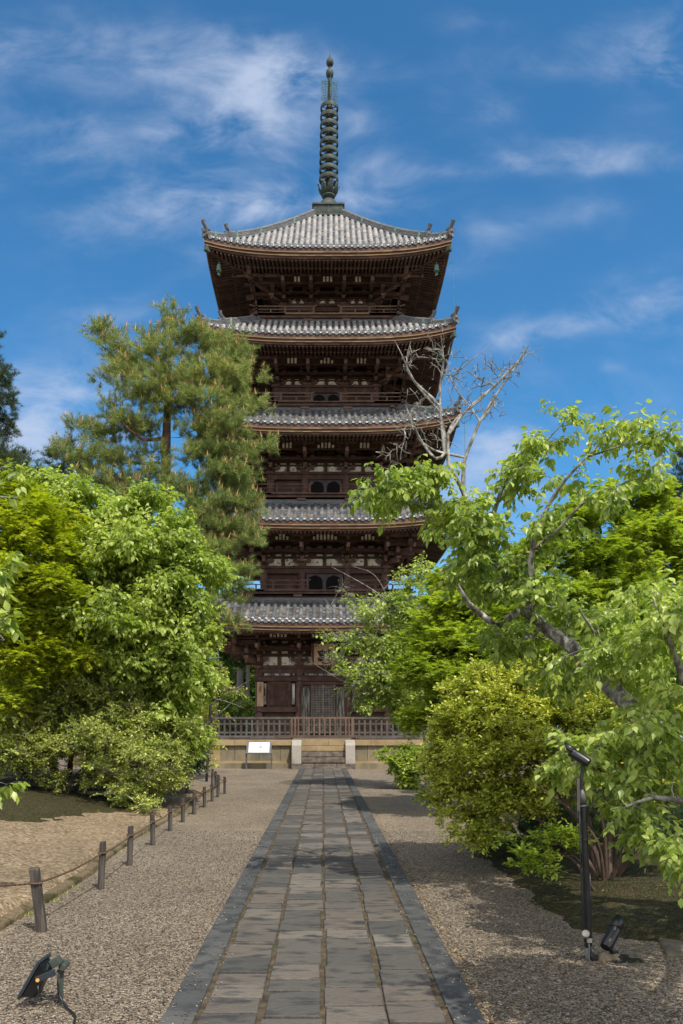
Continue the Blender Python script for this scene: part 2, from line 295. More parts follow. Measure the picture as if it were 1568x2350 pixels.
def build_roof(n, S):
    R, rt, ze, zt = S['R'], S['rt'], S['ze'] + .10, S['zt']
    pw = 1.18 if n < 5 else 1.16
    def z_(x, r):
        t = np.clip((R - r) / (R - rt), 0, 1)
        return ze + (zt - ze) * t ** pw + LC * (np.abs(x) / R) ** 3.3
    lift = lambda x: LC * (abs(x) / R) ** 3.3
    roof = MB(); pans = MB(); cov = MB(); front = MB(); lips = MB()
    sp = {5: .25, 4: .265}.get(n, .28); nr = int((R - .08) / sp)
    xs = [(i + .5) * sp for i in range(-nr, nr)]
    CV, EV, PV, rng = [], [], [], np.random.default_rng(n)
    for k in range(4):
        xf = face(k)
        for mb in (roof, front, lips): mb.xf = xf
        # shell under the tiles
        rr = np.linspace(R - .03, rt, 14)
        for i in range(13):
            r0, r1 = rr[i], rr[i + 1]; m_ = 20
            a0 = np.linspace(-r0, r0, m_); a1 = np.linspace(-r1, r1, m_)
            G = np.zeros((2, m_, 3)); G[0, :, 0] = a0; G[0, :, 1] = -r0; G[0, :, 2] = z_(a0, r0) - .05; G[1, :, 0] = a1; G[1, :, 1] = -r1; G[1, :, 2] = z_(a1, r1) - .05
            roof.grid(G)
        th = np.linspace(0, PI, 6)
        for x in xs:
            rin = max(abs(x) + .03, rt); L = R - rin
            if L < .1: continue
            m_ = max(1, int(round(L / .27))); e = np.linspace(R, rin, m_ + 1)
            for i in range(m_):
                r0, r1 = e[i], e[i + 1] - .02; z0, z1 = z_(x, r0), z_(x, r1)
                q0, q1 = .086, .072
                V = [(x + q0 * math.cos(t), -r0, z0 + q0 * math.sin(t) * 1.05) for t in th] + [(x + q1 * math.cos(t), -r1, z1 + q1 * math.sin(t)) for t in th]
                (EV if i == 0 and n < 4 else CV).append(xf(np.array(V)))
        # pan tiles
        for x in [s_ + sp / 2 for s_ in xs[:-1]]:
            rin = max(abs(x) - sp * .3, rt); L = R + .02 - rin
            if L < .1: continue
            m_ = max(1, int(round(L / .15))); e = np.linspace(R + .02, rin, m_ + 1)
            for i in range(m_):
                r0, r1 = e[i], e[i + 1]; z0, z1 = z_(x, min(r0, R)) + .018, z_(x, r1) - .002
                jx = (rng.random() - .5) * .006
                V = [(x - .105, -r0, z0), (x + jx, -r0, z0 - .04), (x + .105, -r0, z0), (x - .105, -r1, z1), (x + jx, -r1, z1 - .04), (x + .105, -r1, z1),
                     (x - .105, -r0, z0 - .03), (x + jx, -r0, z0 - .07), (x + .105, -r0, z0 - .03)]
                PV.append(xf(np.array(V)))
        # eave discs and lips
        for x in xs:
            z0 = z_(x, R) + .005; c = np.array([x, -R - .035, z0])
            ring = [(x + .096 * math.cos(a), -R - .05, z0 + .096 * math.sin(a)) for a in np.arange(12) * PI / 6]
            ring2 = [(x + .096 * math.cos(a), -R + .02, z0 + .096 * math.sin(a)) for a in np.arange(12) * PI / 6]
            ins = [(x + .060 * math.cos(a), -R - .05, z0 + .060 * math.sin(a)) for a in np.arange(12) * PI / 6]
            ins2 = [(x + .058 * math.cos(a), -R - .036, z0 + .058 * math.sin(a)) for a in np.arange(12) * PI / 6]
            F = [(i, (i + 1) % 12, 12 + (i + 1) % 12, 12 + i) for i in range(12)] + [(i, (i + 1) % 12, 24 + (i + 1) % 12, 24 + i) for i in range(12)] + \
                [(24 + i, 24 + (i + 1) % 12, 36 + (i + 1) % 12, 36 + i) for i in range(12)] + [tuple(range(36, 48))]
            front.add(ring + ring2 + ins + ins2, F)
        for x in [s_ + sp / 2 for s_ in xs[:-1]]:
            z0 = z_(x, R); a = np.linspace(-.125, .125, 7); sag = -.085 * (1 - (a / .125) ** 2)
            up = [(x + p, -R - .045, z0 + .095 + q * .7) for p, q in zip(a, sag)]; lo = [(x + p, -R - .045, z0 + .055 + q * .85) for p, q in zip(a, sag)]
            bk = [(x + p, -R + .05, z0 + .10 + q * .7) for p, q in zip(a, sag)]
            lips.add(up + lo + bk, [(i, i + 1, 8 + i, 7 + i) for i in range(6)] + [(14 + i, 15 + i, i + 1, i) for i in range(6)])
    for mb_, mi_ in ((front, 1), (lips, 2)):
        roof.F.extend([tuple(i + roof.n for i in f) for f in mb_.F]); roof.V.extend(mb_.V); roof.M.extend([mi_] * len(mb_.F)); roof.n += mb_.n
    ro = obj('roof', roof, ['pan_tile', 'tile_front', 'tile_lip'], pag)
    CV = np.array(CV); lp = []; 
    for j in range(5): lp += [j, j + 1, 7 + j, 6 + j]
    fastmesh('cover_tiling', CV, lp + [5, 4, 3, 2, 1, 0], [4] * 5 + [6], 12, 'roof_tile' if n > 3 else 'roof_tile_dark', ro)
    if EV: fastmesh('eave_cover_tiling', np.array(EV), lp + [5, 4, 3, 2, 1, 0], [4] * 5 + [6], 12, 'tile_lip', ro)
    fastmesh('pan_tiling', np.array(PV), [0, 1, 4, 3, 1, 2, 5, 4, 6, 7, 1, 0, 7, 8, 2, 1], [4] * 4, 9, 'pan_tile', ro)
    # hip ridges with two finials each
    for k in range(4):
        xf = face(k)
        hr = MB(); hr.xf = xf
        def hp(r, dz=0): return np.array([r, -r, z_(r, r) + dz])
        side = np.array([1, 1, 0]) / math.sqrt(2)
        for (ra, rb, hgt) in ((R + .02, R - .95, .13), (R - .88, rt + .02, .19)):
            rs = np.linspace(ra, rb, 8 if ra > R - .5 else 16)
            for j in range(4):                                  # stacked ridge courses
                w_ = .12 - .010 * j + (.012 if j % 2 else 0); za = hgt * j / 4; zb = hgt * (j + 1) / 4 - .006
                for a, b in zip(rs[:-1], rs[1:]):
                    p, q = hp(a), hp(b); z1, z2 = np.array([0, 0, za - (.06 if j == 0 else 0)]), np.array([0, 0, zb])
                    hr.hexa([p - side * w_ + z1, p + side * w_ + z1, q + side * w_ + z1, q - side * w_ + z1, p - side * w_ + z2, p + side * w_ + z2, q + side * w_ + z2, q - side * w_ + z2])
            hr.tube([hp(r, hgt + .03) for r in rs], .075, 8)
        obj('hip_ridge', hr, 'ridge_tile', ro)
        for (rf, s_, hg) in ((R - .02, .98, .13), (R - .86, .85, .19)):
            fn = MB(); fn.xf = xf
            base = hp(rf, .05); out = np.array([1, -1, 0]) / math.sqrt(2)
            # demon tile: shaped plate
            pl = [(-.17, -.06), (-.2, .05), (-.15, .09), (-.17, .2), (-.10, .24), (-.07, .34), (0, .38), (.07, .34), (.10, .24), (.17, .2), (.15, .09), (.2, .05), (.17, -.06)]
            Vf = [base + side * a * s_ + np.array([0, 0, b * s_]) + out * .06 for a, b in pl]; Vb = [p - out * .09 for p in Vf]; m_ = len(pl)
            fn.add(Vf + Vb, [tuple(range(m_)), tuple(range(2 * m_ - 1, m_ - 1, -1))] + [(i, i + m_, (i + 1) % m_ + m_, (i + 1) % m_) for i in range(m_)])
            fn.tube([base + out * .08 + np.array([0, 0, .12]), base + out * .14 + np.array([0, 0, .12])], [.085, .05], 8)
            for q in (-1, 1): fn.tube([base + side * q * .1 + out * .05 + np.array([0, 0, .22]), base + side * q * .16 + out * .12 + np.array([0, 0, .27])], [.03, .015], 6)
            t0 = base + np.array([0, 0, .33 * s_])
            fn.tube([t0 - out * .22 - np.array([0, 0, .06]), t0 - out * .04, t0 + out * .08 + np.array([0, 0, .07]), t0 + out * .13 + np.array([0, 0, .22])], [.05, .065, .075, .095], 10)
            if s_ > .9: fn.tube([base + out * -.1 + np.array([0, 0, -.1]), base + out * .12 + np.array([0, 0, -.06])], .085, 10)
            obj('ridge_finial', fn, 'ridge_tile', ro, 40)
            bd = MB(); bd.xf = xf
            for rr_ in ((rf - .28,) if s_ > .9 else (rf - .25, rf - 1.2, rf - 2.6) if n == 5 else (rf - .25,)):
                if rr_ < rt: continue
                p, q = hp(rr_), hp(rr_ - .07)
                ww = .132; z1 = np.array([0, 0, -.04]); z2 = np.array([0, 0, hg + .10])
                bd.hexa([p - side * ww + z1, p + side * ww + z1, q + side * ww + z1, q - side * ww + z1, p - side * .09 + z2, p + side * .09 + z2, q + side * .09 + z2, q - side * .09 + z2])
            if bd.V: obj('copper_band', bd, 'copper_green', ro)
    if n < 5:                                                   # top ridge band under the balcony
        tb = MB()
        for k in range(4):
            tb.xf = face(k)
            for j in range(4):
                q = rt + .12 - .012 * j + (.012 if j % 2 else 0); tb.box(-q, q, -q, -q + .3, zt - .07 + .055 * j, zt - .07 + .055 * j + .047)
        obj('top_ridge_band', tb, 'ridge_tile', ro)
    # ---- eave boards, soffit and rafters
    zg = S['ze'] + .08; g = S['w'] + 1.45
    eb = MB(); sf = MB()
    for k in range(4):
        xf = face(k); eb.xf = sf.xf = xf
        m_ = 30
        for (d0, d1, za, zb, mi) in ((-.01, .14, -.105, .045, 1), (-.03, .17, -.150, -.109, 0), (.02, .20, -.235, -.154, 1), (.00, .24, -.270, -.239, 0), (.06, .28, -.36, -.274, 2)):
            a = np.linspace(-1, 1, m_)
            for i in range(m_ - 1):
                p = []
                for (aa) in (a[i], a[i + 1]):
                    x0 = aa * (R - d0); x1 = aa * (R - d1); l = LC * abs(aa) ** 3.3 + S['ze']
                    p.append(((x0, -(R - d0), l), (x1, -(R - d1), l)))
                (A0, A1), (B0, B1) = p
                f = lambda q, z: (q[0], q[1], q[2] + z)
                eb.add([f(A0, za), f(B0, za), f(B1, za), f(A1, za), f(A0, zb), f(B0, zb), f(B1, zb), f(A1, zb)], [(0, 3, 2, 1), (4, 5, 6, 7), (0, 1, 5, 4), (2, 3, 7, 6)], mi)
        # soffit z on a ray from wall to eave
        def sz(x, r):
            t = np.clip((r - S['w']) / (R - .2 - S['w']), 0, 1.05); return (zg + .22) * (1 - t) + (S['ze'] - .12) * t - .20 * t + LC * (np.abs(x) / R) ** 3.3 * t ** 1.5
        for (ra, rb) in ((R - .16, R - 1.0), (R - 1.0, S['w'] - .05)):
            for j in range(3):
                r0 = ra + (rb - ra) * j / 3; r1 = ra + (rb - ra) * (j + 1) / 3; a = np.linspace(-1, 1, 24)
                G = np.zeros((2, 24, 3)); G[0, :, 0] = a * r0; G[0, :, 1] = -r0; G[0, :, 2] = sz(a * r0, r0) + .05; G[1, :, 0] = a * r1; G[1, :, 1] = -r1; G[1, :, 2] = sz(a * r1, r1) + .05
                sf.grid(G)
        spx = .165; nn = int((R - .3) / spx)
        for i in range(-nn, nn + 1):
            x = i * spx
            for (ra, rb, dz, e) in ((R - .17, max(R - 1.15, abs(x)), -.03, 1), (R - 1.0, max(S['w'], abs(x)), -.095, 0)):
                if ra - rb < .08: continue
                p = (x, -ra, sz(x, ra) + dz); q = (x, -rb, sz(x, rb) + dz)
                sf.beam(p, q, .082, .095 if e else .11, 0)
                pp = np.array(p); sf.hexa([pp + np.array(v) for v in ((-.036, -.012, -.042), (.036, -.012, -.042), (.036, -.001, -.042), (-.036, -.001, -.042), (-.036, -.012, .042), (.036, -.012, .042), (.036, -.001, .042), (-.036, -.001, .042))], 1)
        # transverse board between the two rafter layers
        for i in range(23):
            a, b = -1 + 2 * i / 23, -1 + 2 * (i + 1) / 23; r = R - 1.03
            za, zb = sz(a * r, r) - .04, sz(b * r, r) - .04
            sf.hexa([(a * r, -r - .06, za - .05), (b * r, -r - .06, zb - .05), (b * r, -r + .06, zb - .05), (a * r, -r + .06, za - .05), (a * r, -r - .06, za + .02), (b * r, -r - .06, zb + .02), (b * r, -r + .06, zb + .02), (a * r, -r + .06, za + .02)])
    obj('eave_board', eb, ['eave_board', 'red_wood', 'dark_wood'], ro)
    obj('raftered_soffit', sf, ['dark_wood', 'pale_rafter_end'], ro)
    for k in range(4):
        hb = MB(); hb.xf = face(k)
        c = lambda r, dz: (r, -r, float(sz(r, r)) + dz)
        hb.beam(c(S['w'], -.05), c(R - .95, -.08), .15, .22); hb.beam(c(R - 1.2, -.04), c(R - .05, -.07), .14, .18)
        obj('hip_rafter', hb, 'dark_wood', ro)
        cp = MB(); cp.xf = face(k); cp.beam(c(R - .16, -.07), c(R - .01, -.08), .17, .2); obj('copper_cap', cp, 'bronze', ro)
        be = MB(); be.xf = face(k); p = c(R - .52, -.34); x, y, z = p
        be.lathe([(.012, .0), (.03, -.02), (.075, -.04), (.085, -.10), (.09, -.2), (.115, -.30), (.11, -.31), (.02, -.28)], (x, y, z), 14)
        be.tube([(x, y, z + .12), (x, y, z)], .012, 6); be.tube([(x, y, z - .27), (x, y, z - .42)], .008, 6); be.beam((x - .05, y + .05, z - .44), (x + .05, y - .05, z - .44), .01, .1)
        obj('wind_bell', be, 'copper_green', ro, 40)
    return ro

def build_storey(n, S):
    w, zk, ze = S['w'], S['zk'], S['ze']
    zd = S['zd']; g = w + 1.45; zg = ze + .08; inn = w * .373
    zp0 = zg - .20                                             # underside of the eave purlin
    body = MB(); pla = MB()
    for k in range(4):
        body.xf = pla.xf = face(k)
        body.box(-w, w, -w + .06, -w + .16, zd - .3, ze + .2)          # wall core
    H = zp0 - zk; t3 = H / 3.0
    for k in range(4):
        body.xf = pla.xf = face(k)
        # plaster infill across the bracket zone
        pla.box(-w + .12, w - .12, -w + .02, -w + .058, zk + .02, zp0)
        # lateral beams on the wall plane, then on the two steps out
        for i in range(3):
            zz = zk + t3 * i + t3 * (.88 if i == 0 else .40)
            body.box(-w - .3 * i, w + .3 * i, -w - .065, -w + .02, zz, zz + t3 * (.16 if i == 0 else .42))
        for s_, i in ((.48, 1), (.96, 2)):
            zz = zk + t3 * i + t3 * .42
            body.box(-w - s_ - .62, w + s_ + .62, -w - s_ - .06, -w - s_ + .06, zz, zz + t3 * .40)
            body.box(-w, w, -w - s_ + .07, -w - s_ + .46, zz + t3 * .30, zz + t3 * .36)   # small ceiling boards
        body.box(-g - .62, g + .62, -g - .09, -g + .09, zp0, zg - .005)                # eave purlin
        for (xa_, xb_) in ((-w, -inn), (-inn, inn), (inn, w)):                          # boards between the beams leave small white fields
            xm_ = (xa_ + xb_) / 2; a1, a2 = .09, min(.36, (xb_ - xa_) / 2 - .42)
            for zA, zB in ((zk + t3 * (1.04), zk + t3 * 1.40), (zk + t3 * 1.82, zk + t3 * 2.40), (zk + t3 * 2.82, zp0)):
                zM = zB - min(.11, (zB - zA) * .6); body.box(xa_ + .002, xb_ - .002, -w - .034, -w + .012, zA + .002, zM)
                for p_, q_ in ((xa_, xa_ + .16), (xa_ + .25, xm_ - a2), (xm_ - a1, xm_ + a1), (xm_ + a2, xb_ - .25), (xb_ - .16, xb_)):
                    if q_ > p_: body.box(p_ + .002, q_ - .002, -w - .03, -w + .015, zM + .003, zB - .003)
        # upright ribs with white boards tucked under the eave purlin, in the middle of every bay
        yv = -(g - .13); nc, ns = {1: (7, 5), 2: (7, 4), 3: (5, 3), 4: (4, 3), 5: (3, 2)}[n]; pt = .155
        body.box(-g, g, yv + .03, yv + .06, zp0 - .30, zp0 + .05)
        for xm_, cnt in ((-(w + inn) / 2, ns), (0, nc), ((w + inn) / 2, ns)):
            for q in range(cnt):
                xq = xm_ + (q - (cnt - 1) / 2) * pt; low = .10 if (q in (0, cnt - 1) and cnt > 3) else .0
                pla.box(xq - .045, xq + .045, yv + .002, yv + .028, zp0 - .25, zp0 - .015 - low)
        for q in (zp0 - .32,): body.box(-g, g, yv - .03, yv + .06, q, q + .055)
    st = obj('storey_wall', body, 'dark_wood', pag)
    obj('plaster_infill', pla, 'plaster', st)
    for k in range(4):
        xf = face(k)
        for ci, x in enumerate((-w, -inn, inn, w)):
            if ci < 3:                                           # columns, corner column once
                cb = MB(); cb.xf = xf; cb.lathe([(.17, zd - .2), (.17, zk - .12), (.14, zk - .02)], (x, -w + .0, 0), 14); obj('column', cb, 'red_wood', st, 40)
            bk = MB(); bk.xf = xf; corner = ci in (0, 3)
            def blk(x_, y_, z_, s_=.1, h=.1): bk.hexa([(x_ - s_ * .7, y_ - s_ * .7, z_), (x_ + s_ * .7, y_ - s_ * .7, z_), (x_ + s_ * .7, y_ + s_ * .7, z_), (x_ - s_ * .7, y_ + s_ * .7, z_),
                        (x_ - s_, y_ - s_, z_ + h), (x_ + s_, y_ - s_, z_ + h), (x_ + s_, y_ + s_, z_ + h), (x_ - s_, y_ + s_, z_ + h)])
            blk(x, -w, zk + .0, .2, t3 * .36)
            for i in range(3):
                zz = zk + t3 * (.36 + i); fw = .48 * (i + 1) if i < 2 else 1.42; h = t3 * .34
                bk.box(x - .065, x + .065, -w - fw - .05, -w + .05, zz, zz + h)
                for s_ in [0.48 * j for j in range(i + 1)] + ([1.45] if i == 2 else []):
                    half = .40 if s_ < 1.2 else .45
                    zl = zz if s_ < 1.2 else zz + h * .9
                    q = half
                    bk.prism([(x - q, zl + h * .55), (x - q + .06, zl + h * .2), (x - q + .18, zl), (x + q - .18, zl), (x + q - .06, zl + h * .2), (x + q, zl + h * .55), (x + q, zl + h), (x - q, zl + h)], -w - s_ + .055, -w - s_ - .055)
                    for dx in (-half + .09, 0, half - .09): blk(x + dx, -w - s_, zl + h + .002, .092, min(.09, t3 * .3))
                blk(x, -w - fw, zz + h + .003, .1, t3 * .26)
            # tail rafter poking out under the purlin
            bk.beam((x, -w - .1, zk + t3 * 2.9), (x, -w - 1.72, zk + t3 * 1.62), .15, .19)
            if corner:
                sx_ = 1 if ci == 3 else -1
                for s2, i2 in ((.48, 1.05), (.96, 1.85), (1.45, 2.62)):
                    xo = w + s2 + .78; bk.box(min(sx_ * (w + .1), sx_ * xo), max(sx_ * (w + .1), sx_ * xo), -w - s2 - .085, -w - s2 + .085, zk + t3 * i2, zk + t3 * (i2 + .42))
                if ci == 3:
                    for i, fw in enumerate((.55, 1.05, 1.6)):
                        zz = zk + t3 * (.45 + i); bk.beam((x, -w, zz), (x + fw, -w - fw, zz), .15, t3 * .42)
                        blk(x + fw, -w - fw, zz + t3 * .22, .12, .1)
                    bk.beam((x + .2, -w - .2, zk + t3 * 2.7), (x + 1.2, -w - 1.2, zk + t3 * 1.9), .15, .18)
            obj('bracket_set', bk, 'bracket_wood', st)
            if n > 0:
                tp = MB(); tp.xf = xf; y_ = -w - 1.73; zc = zk + t3 * 1.62
                d_ = np.array([0, -1.62, -1.28 * t3]); d_ /= np.linalg.norm(d_); pc = np.array([x, -w - 1.72, zc]); tp.beam(pc, pc + d_ * .012, .12, .16)
                obj('tail_rafter_end', tp, 'pale_rafter_end', st)
    # tie beams
    tb = MB()
    for k in range(4):
        tb.xf = face(k); e = w + .28
        tb.box(-e, e, -w - .2, -w + .1, zk - .115, zk - .003)          # top plate
        tb.box(-e + .06, e - .06, -w - .13, -w + .04, zk - .33, zk - .121)
    obj('tie_beam', tb, 'red_wood', st)
    # curved plaster fields in the lowest row
    strut = MB()
    for k in range(4):
        strut.xf = face(k)
        for (xa, xb) in ((-w, -inn), (-inn, inn), (inn, w)):
            xm = (xa + xb) / 2; hw = (xb - xa) / 2 - .20; hh = t3 * .84
            for s_ in (-1, 1):
                q = [(.10, .02), (.10, hh * .8), (.13, hh), (hw * .52, hh), (hw * .60, hh * .75), (hw * .66, hh * .4), (hw * .86, hh * .15), (hw, .02)]
                poly = [(xm + s_ * a, zk + b) for a, b in q]
                pf = MB(); pf.xf = face(k); pf.prism(poly if s_ < 0 else poly[::-1], -w - .075, -w - .03); obj('plaster_field', pf, 'plaster', st)
            strut = MB(); strut.xf = face(k); strut.box(xm - .06, xm + .06, -w - .085, -w + .01, zk + .003, zk + hh); obj('strut', strut, 'red_wood', st)
    if n == 1: return st
    # upper storeys: doors, balcony
    for k in range(4):
        dm = MB(); dm.xf = face(k)
        zt_ = zk - .34; dm.box(-inn + .2, inn - .2, -w - .09, -w + .05, zd + .02, zt_ - .02)
        hw = (inn - .22) / 2
        for s_ in (-1, 1):
            c = s_ * (hw + .02); r = hw * .86; b = zd + .06; tp = zt_ - .06
            pts = [(c - r * .7, b), (c - r, b + .15), (c - r, tp - r * .9), (c - r * .75, tp - r * .3), (c, tp), (c + r * .75, tp - r * .3), (c + r, tp - r * .9), (c + r, b + .15), (c + r * .7, b)]
            ar = MB(); ar.xf = face(k); ar.prism(pts[::-1], -w - .115, -w - .08); obj('door_panel', ar, 'void_black', st)
        obj('door', dm, 'purple_board', st)
    b = S['b']
    bm = MB(); dk = MB(); kbs = []
    for k in range(4):
        bm.xf = dk.xf = face(k)
        dk.box(-b, b, -b, -w + .1, zd - .05, zd)
        bm.box(-b + .12, b - .12, -b + .10, -b + .22, zd - .16, zd - .055)
        bm.box(-b + .02, b - .02, -b + .45, -b + .6, ST[n - 1]['zt'] + .02, zd - .18)
        for e_ in (-1, 1): bm.box(e_ * (b + .02) - .14, e_ * (b + .02) + .14, -b - .02, -b + .16, zd - .13, zd - .055)
        for x in (-b + .45, -inn * 1.15, inn * 1.15, b - .45):
            kb = MB(); kb.xf = face(k); kb.box(x - .19, x + .19, -b + .16, -b + .44, zd - .27, zd - .165); kbs.append(kb)
        bm.box(-b + .25, b - .25, -b + .28, -b + .44, zd - .36, zd - .275)
    bal = obj('balcony', bm, 'red_wood', pag)
    obj('balcony_deck', dk, 'eave_board' if n == 5 else 'red_wood', bal)
    for kb in kbs: obj('balcony_bracket', kb, 'rust_rail', bal)
    gap = .52 + .04 * (5 - n); zr = {5: .33, 4: .38, 3: .40, 2: .42}[n]
    for k in range(4):
        for s_ in (-1, 1):
            rl = MB(); rl.xf = face(k); yb = -b + .1
            X = lambda a: s_ * a
            def hb(x0, x1, z0, h, ww): rl.box(min(x0, x1), max(x0, x1), yb - ww / 2, yb + ww / 2, z0, z0 + h)
            hb(X(gap), X(b + .06), zd + .004, .05, .07); hb(X(gap + .03), X(b + .05), zd + zr * .52, .035, .05)
            rl.tube([(X(gap - .05), yb, zd + zr + .03), (X(gap + .1), yb, zd + zr - .01), (X(b - .3), yb, zd + zr), (X(b + .02), yb, zd + zr + .01), (X(b + .2), yb, zd + zr + .07)], .03, 8)
            for i, x in enumerate(np.linspace(gap + .08, b - .1, 5)):
                if i % 2 == 0: rl.box(X(x) - .045, X(x) + .045, yb - .045, yb + .045, zd, zd + zr - .02)
                else: rl.box(X(x) - .035, X(x) + .035, yb - .032, yb + .032, zd + .05, zd + zr * .52)
            rl.box(X(b - .1) - .04, X(b - .1) + .04, yb - .04, yb + .04, zd, zd + zr + .12)
            obj('railing', rl, 'rust_rail' if n >= 4 else 'red_wood', bal)
    return st

for n in range(1, 6):
    build_roof(n, ST[n]); build_storey(n, ST[n])

# ---- first storey front: windows, doors, plaques on every side
w = 2.84; inn = 1.06
stw = [o for o in pag.children if o.name.startswith('storey_wall')][0]
def one(name, k, mat, *boxes, bevel=0):
    m_ = MB(); m_.xf = face(k)
    for bx in boxes: m_.box(*bx)
    return obj(name, m_, mat, stw, bevel=bevel)
for k in range(4):
    one('long_beam', k, 'red_wood', (-w - .25, w + .25, -w - .20, -w - .02, 3.62, 3.84), bevel=.01)
    for a, b in ((-w + .22, -inn - .2), (-inn + .2, inn - .2), (inn + .2, w - .22)): one('weathered_board', k, 'flaked_paint', (a, b, -w - .085, -w, 3.87, 3.97))
    for s_ in (-1, 1):
        a, b = sorted((s_ * (inn + .1), s_ * (w + .27)))
        one('low_beam', k, 'red_wood', (a, b, -w - .21, -w - .02, 2.26, 2.49), bevel=.01); one('ground_sill', k, 'red_wood', (a, b, -w - .12, -w, 1.2, 1.5))
        xm = s_ * 1.95; SW = MB(); SW.xf = face(k)
        SW.box(xm - .56, xm + .56, -w - .06, -w + .02, 2.5, 3.61, 0)
        for e_ in (-1, 1):
            SW.box(xm + e_ * .46 - .05, xm + e_ * .46 + .05, -w - .13, -w, 2.5, 3.61, 0); one('weathered_board', k, 'flaked_paint', (xm + e_ * .63 - .06, xm + e_ * .63 + .06, -w - .09, -w, 2.6, 3.52))
        SW.box(xm - .41, xm + .41, -w - .12, -w, 3.53, 3.605, 0); SW.box(xm - .41, xm + .41, -w - .12, -w, 2.505, 2.58, 0)
        for i in range(13):
            x = xm - .375 + i * .0625; SW.box(x - .024, x + .024, -w - .105, -w - .05, 2.585, 3.525, 1)
        obj('window', SW, ['dark_wood', 'red_wood'], stw)
    one('door_frame', k, 'dark_wood', (-inn - .1, -inn + .1, -w - .14, -w, 1.2, 3.61), (inn - .1, inn + .1, -w - .14, -w, 1.2, 3.61), (-inn + .11, inn - .11, -w - .15, -w, 3.46, 3.60))
for k in range(4):
    for x, z in ((-w, 3.73), (-inn, 3.73), (inn, 3.73), (w, 3.73), (-w, 2.375), (w, 2.375)):
        nb = MB(); nb.xf = face(k); y0 = -w - (.2 if z > 3 else .21)
        V = [(x + .075 * math.cos(a), y0 - .025, z + .075 * math.sin(a)) for a in np.arange(12) * PI / 6] + [(x + .09 * math.cos(a), y0 + .01, z + .09 * math.sin(a)) for a in np.arange(12) * PI / 6]
        nb.add(V, [tuple(range(12))] + [(i, (i + 1) % 12, 12 + (i + 1) % 12, 12 + i) for i in range(12)])
        obj('nail_cover', nb, 'grey_metal', stw)
    dr = MB(); dr.xf = face(k); dr.box(-.52, .52, -w - .03, -w + .03, 1.3, 3.45); obj('doorway_dark', dr, 'void_black', stw)
    lt = MB(); lt.xf = face(k)
    lt.box(-.035, .035, -w - .13, -w - .06, 1.3, 3.45)
    for s_ in (-1, 1):
        lt.box(s_ * .5 - .03, s_ * .5 + .03, -w - .12, -w - .06, 1.3, 3.45)
        for i in range(6): x = s_ * (.09 + i * .068); lt.box(x - .014, x + .014, -w - .105, -w - .075, 1.3, 3.44)
    for i in range(28): z = 1.36 + i * .076; lt.box(-.5, .5, -w - .098, -w - .082, z - .014, z + .014)
    obj('lattice_door', lt, 'lattice_wood', stw)
    for s_ in (-1, 1):
        dl = MB(); dl.xf = face(k); x0, x1 = sorted((s_ * .54, s_ * 1.0)); dl.box(x0, x1, -w - .24, -w - .18, 1.2, 3.42, 0)
        xc = (x0 + x1) / 2; pts = [(xc - .17, 1.25), (xc - .17, 3.1), (xc - .13, 3.3), (xc, 3.38), (xc + .13, 3.3), (xc + .17, 3.1), (xc + .17, 1.25)]
        dl.prism(pts[::-1], -w - .252, -w - .235, 1)
        obj('door_leaf', dl, ['dark_wood', 'door_paint'], stw)
# hanging plaque over the door
yp = DC - w - 1.05
pl = empty('name_plaque', (.05, yp, 4.2), 'tan wooden plaque painted with a large dark brush character, hanging over the pagoda door', 'plaque')
b = MB(); b.box(-.40, .50, yp, yp + .05, 4.27, 5.17); obj('board', b, 'plaque_wood', pl)
b = MB()
b.box(-.47, -.405, yp - .03, yp + .07, 4.2, 5.24); b.box(.505, .57, yp - .03, yp + .07, 4.2, 5.24); b.box(-.404, .504, yp - .03, yp + .07, 5.173, 5.24); b.box(-.404, .504, yp - .03, yp + .07, 4.2, 4.267)
obj('frame', b, 'dark_wood', pl, bevel=.01)
b = MB(); sc = lambda x, y: (-.40 + (x - 230) / 1110 * .9, 5.17 - (y - 240) / 1150 * .95)
for poly in ([(400, 600), (470, 600), (640, 590), (680, 500), (740, 620), (850, 550), (930, 545), (930, 860), (860, 870), (790, 820), (740, 850), (640, 880), (560, 915), (470, 760)],
             [(965, 500), (1040, 490), (1085, 560), (1080, 1100), (1000, 1130), (945, 1080), (950, 700)], [(1060, 560), (1130, 545), (1220, 620), (1240, 700), (1190, 690), (1150, 620), (1080, 590)],
             [(1085, 740), (1180, 690), (1290, 730), (1190, 810)], [(1090, 1000), (1190, 930), (1290, 995), (1190, 1065)], [(700, 900), (820, 880), (810, 1090), (690, 1120)],
             [(430, 940), (520, 900), (680, 930), (690, 1110), (560, 1150), (430, 1110)], [(560, 1140), (760, 1200), (900, 1240), (1030, 1150), (1080, 1105), (1150, 1180), (1060, 1260), (880, 1290), (700, 1260)],
             [(295, 330), (370, 300), (375, 360), (300, 380)]):
    b.prism([sc(*q) for q in poly][::-1], yp - .008, yp + .002)
obj('brush_character', b, 'ink_black', pl)
for x in (-.49, .59):
    b = MB(); b.tube([(x, yp, 5.2), (x + .01, yp + .02, 4.95), (x - .01, yp, 4.75), (x, yp, 4.6)], .012, 6); obj('chain', b, 'plaque_wood', pl)
# vertical name board on the corner column
nbx = -2.77
vb = empty('name_board', (nbx, DC - w - .22, 2.5), 'narrow vertical plank with black characters fixed to the left corner column', 'sign board')
b = MB(); b.box(nbx - .14, nbx + .14, DC - w - .25, DC - w - .205, 2.51, 3.58); obj('plank', b, 'plaque_wood', vb, bevel=.004)
for i, ch in enumerate('五重塔'): text_mesh(ch, .15, 'ink_black', vb, (nbx, DC - w - .253, 3.43 - .13 * i), (PI / 2, 0, 0))

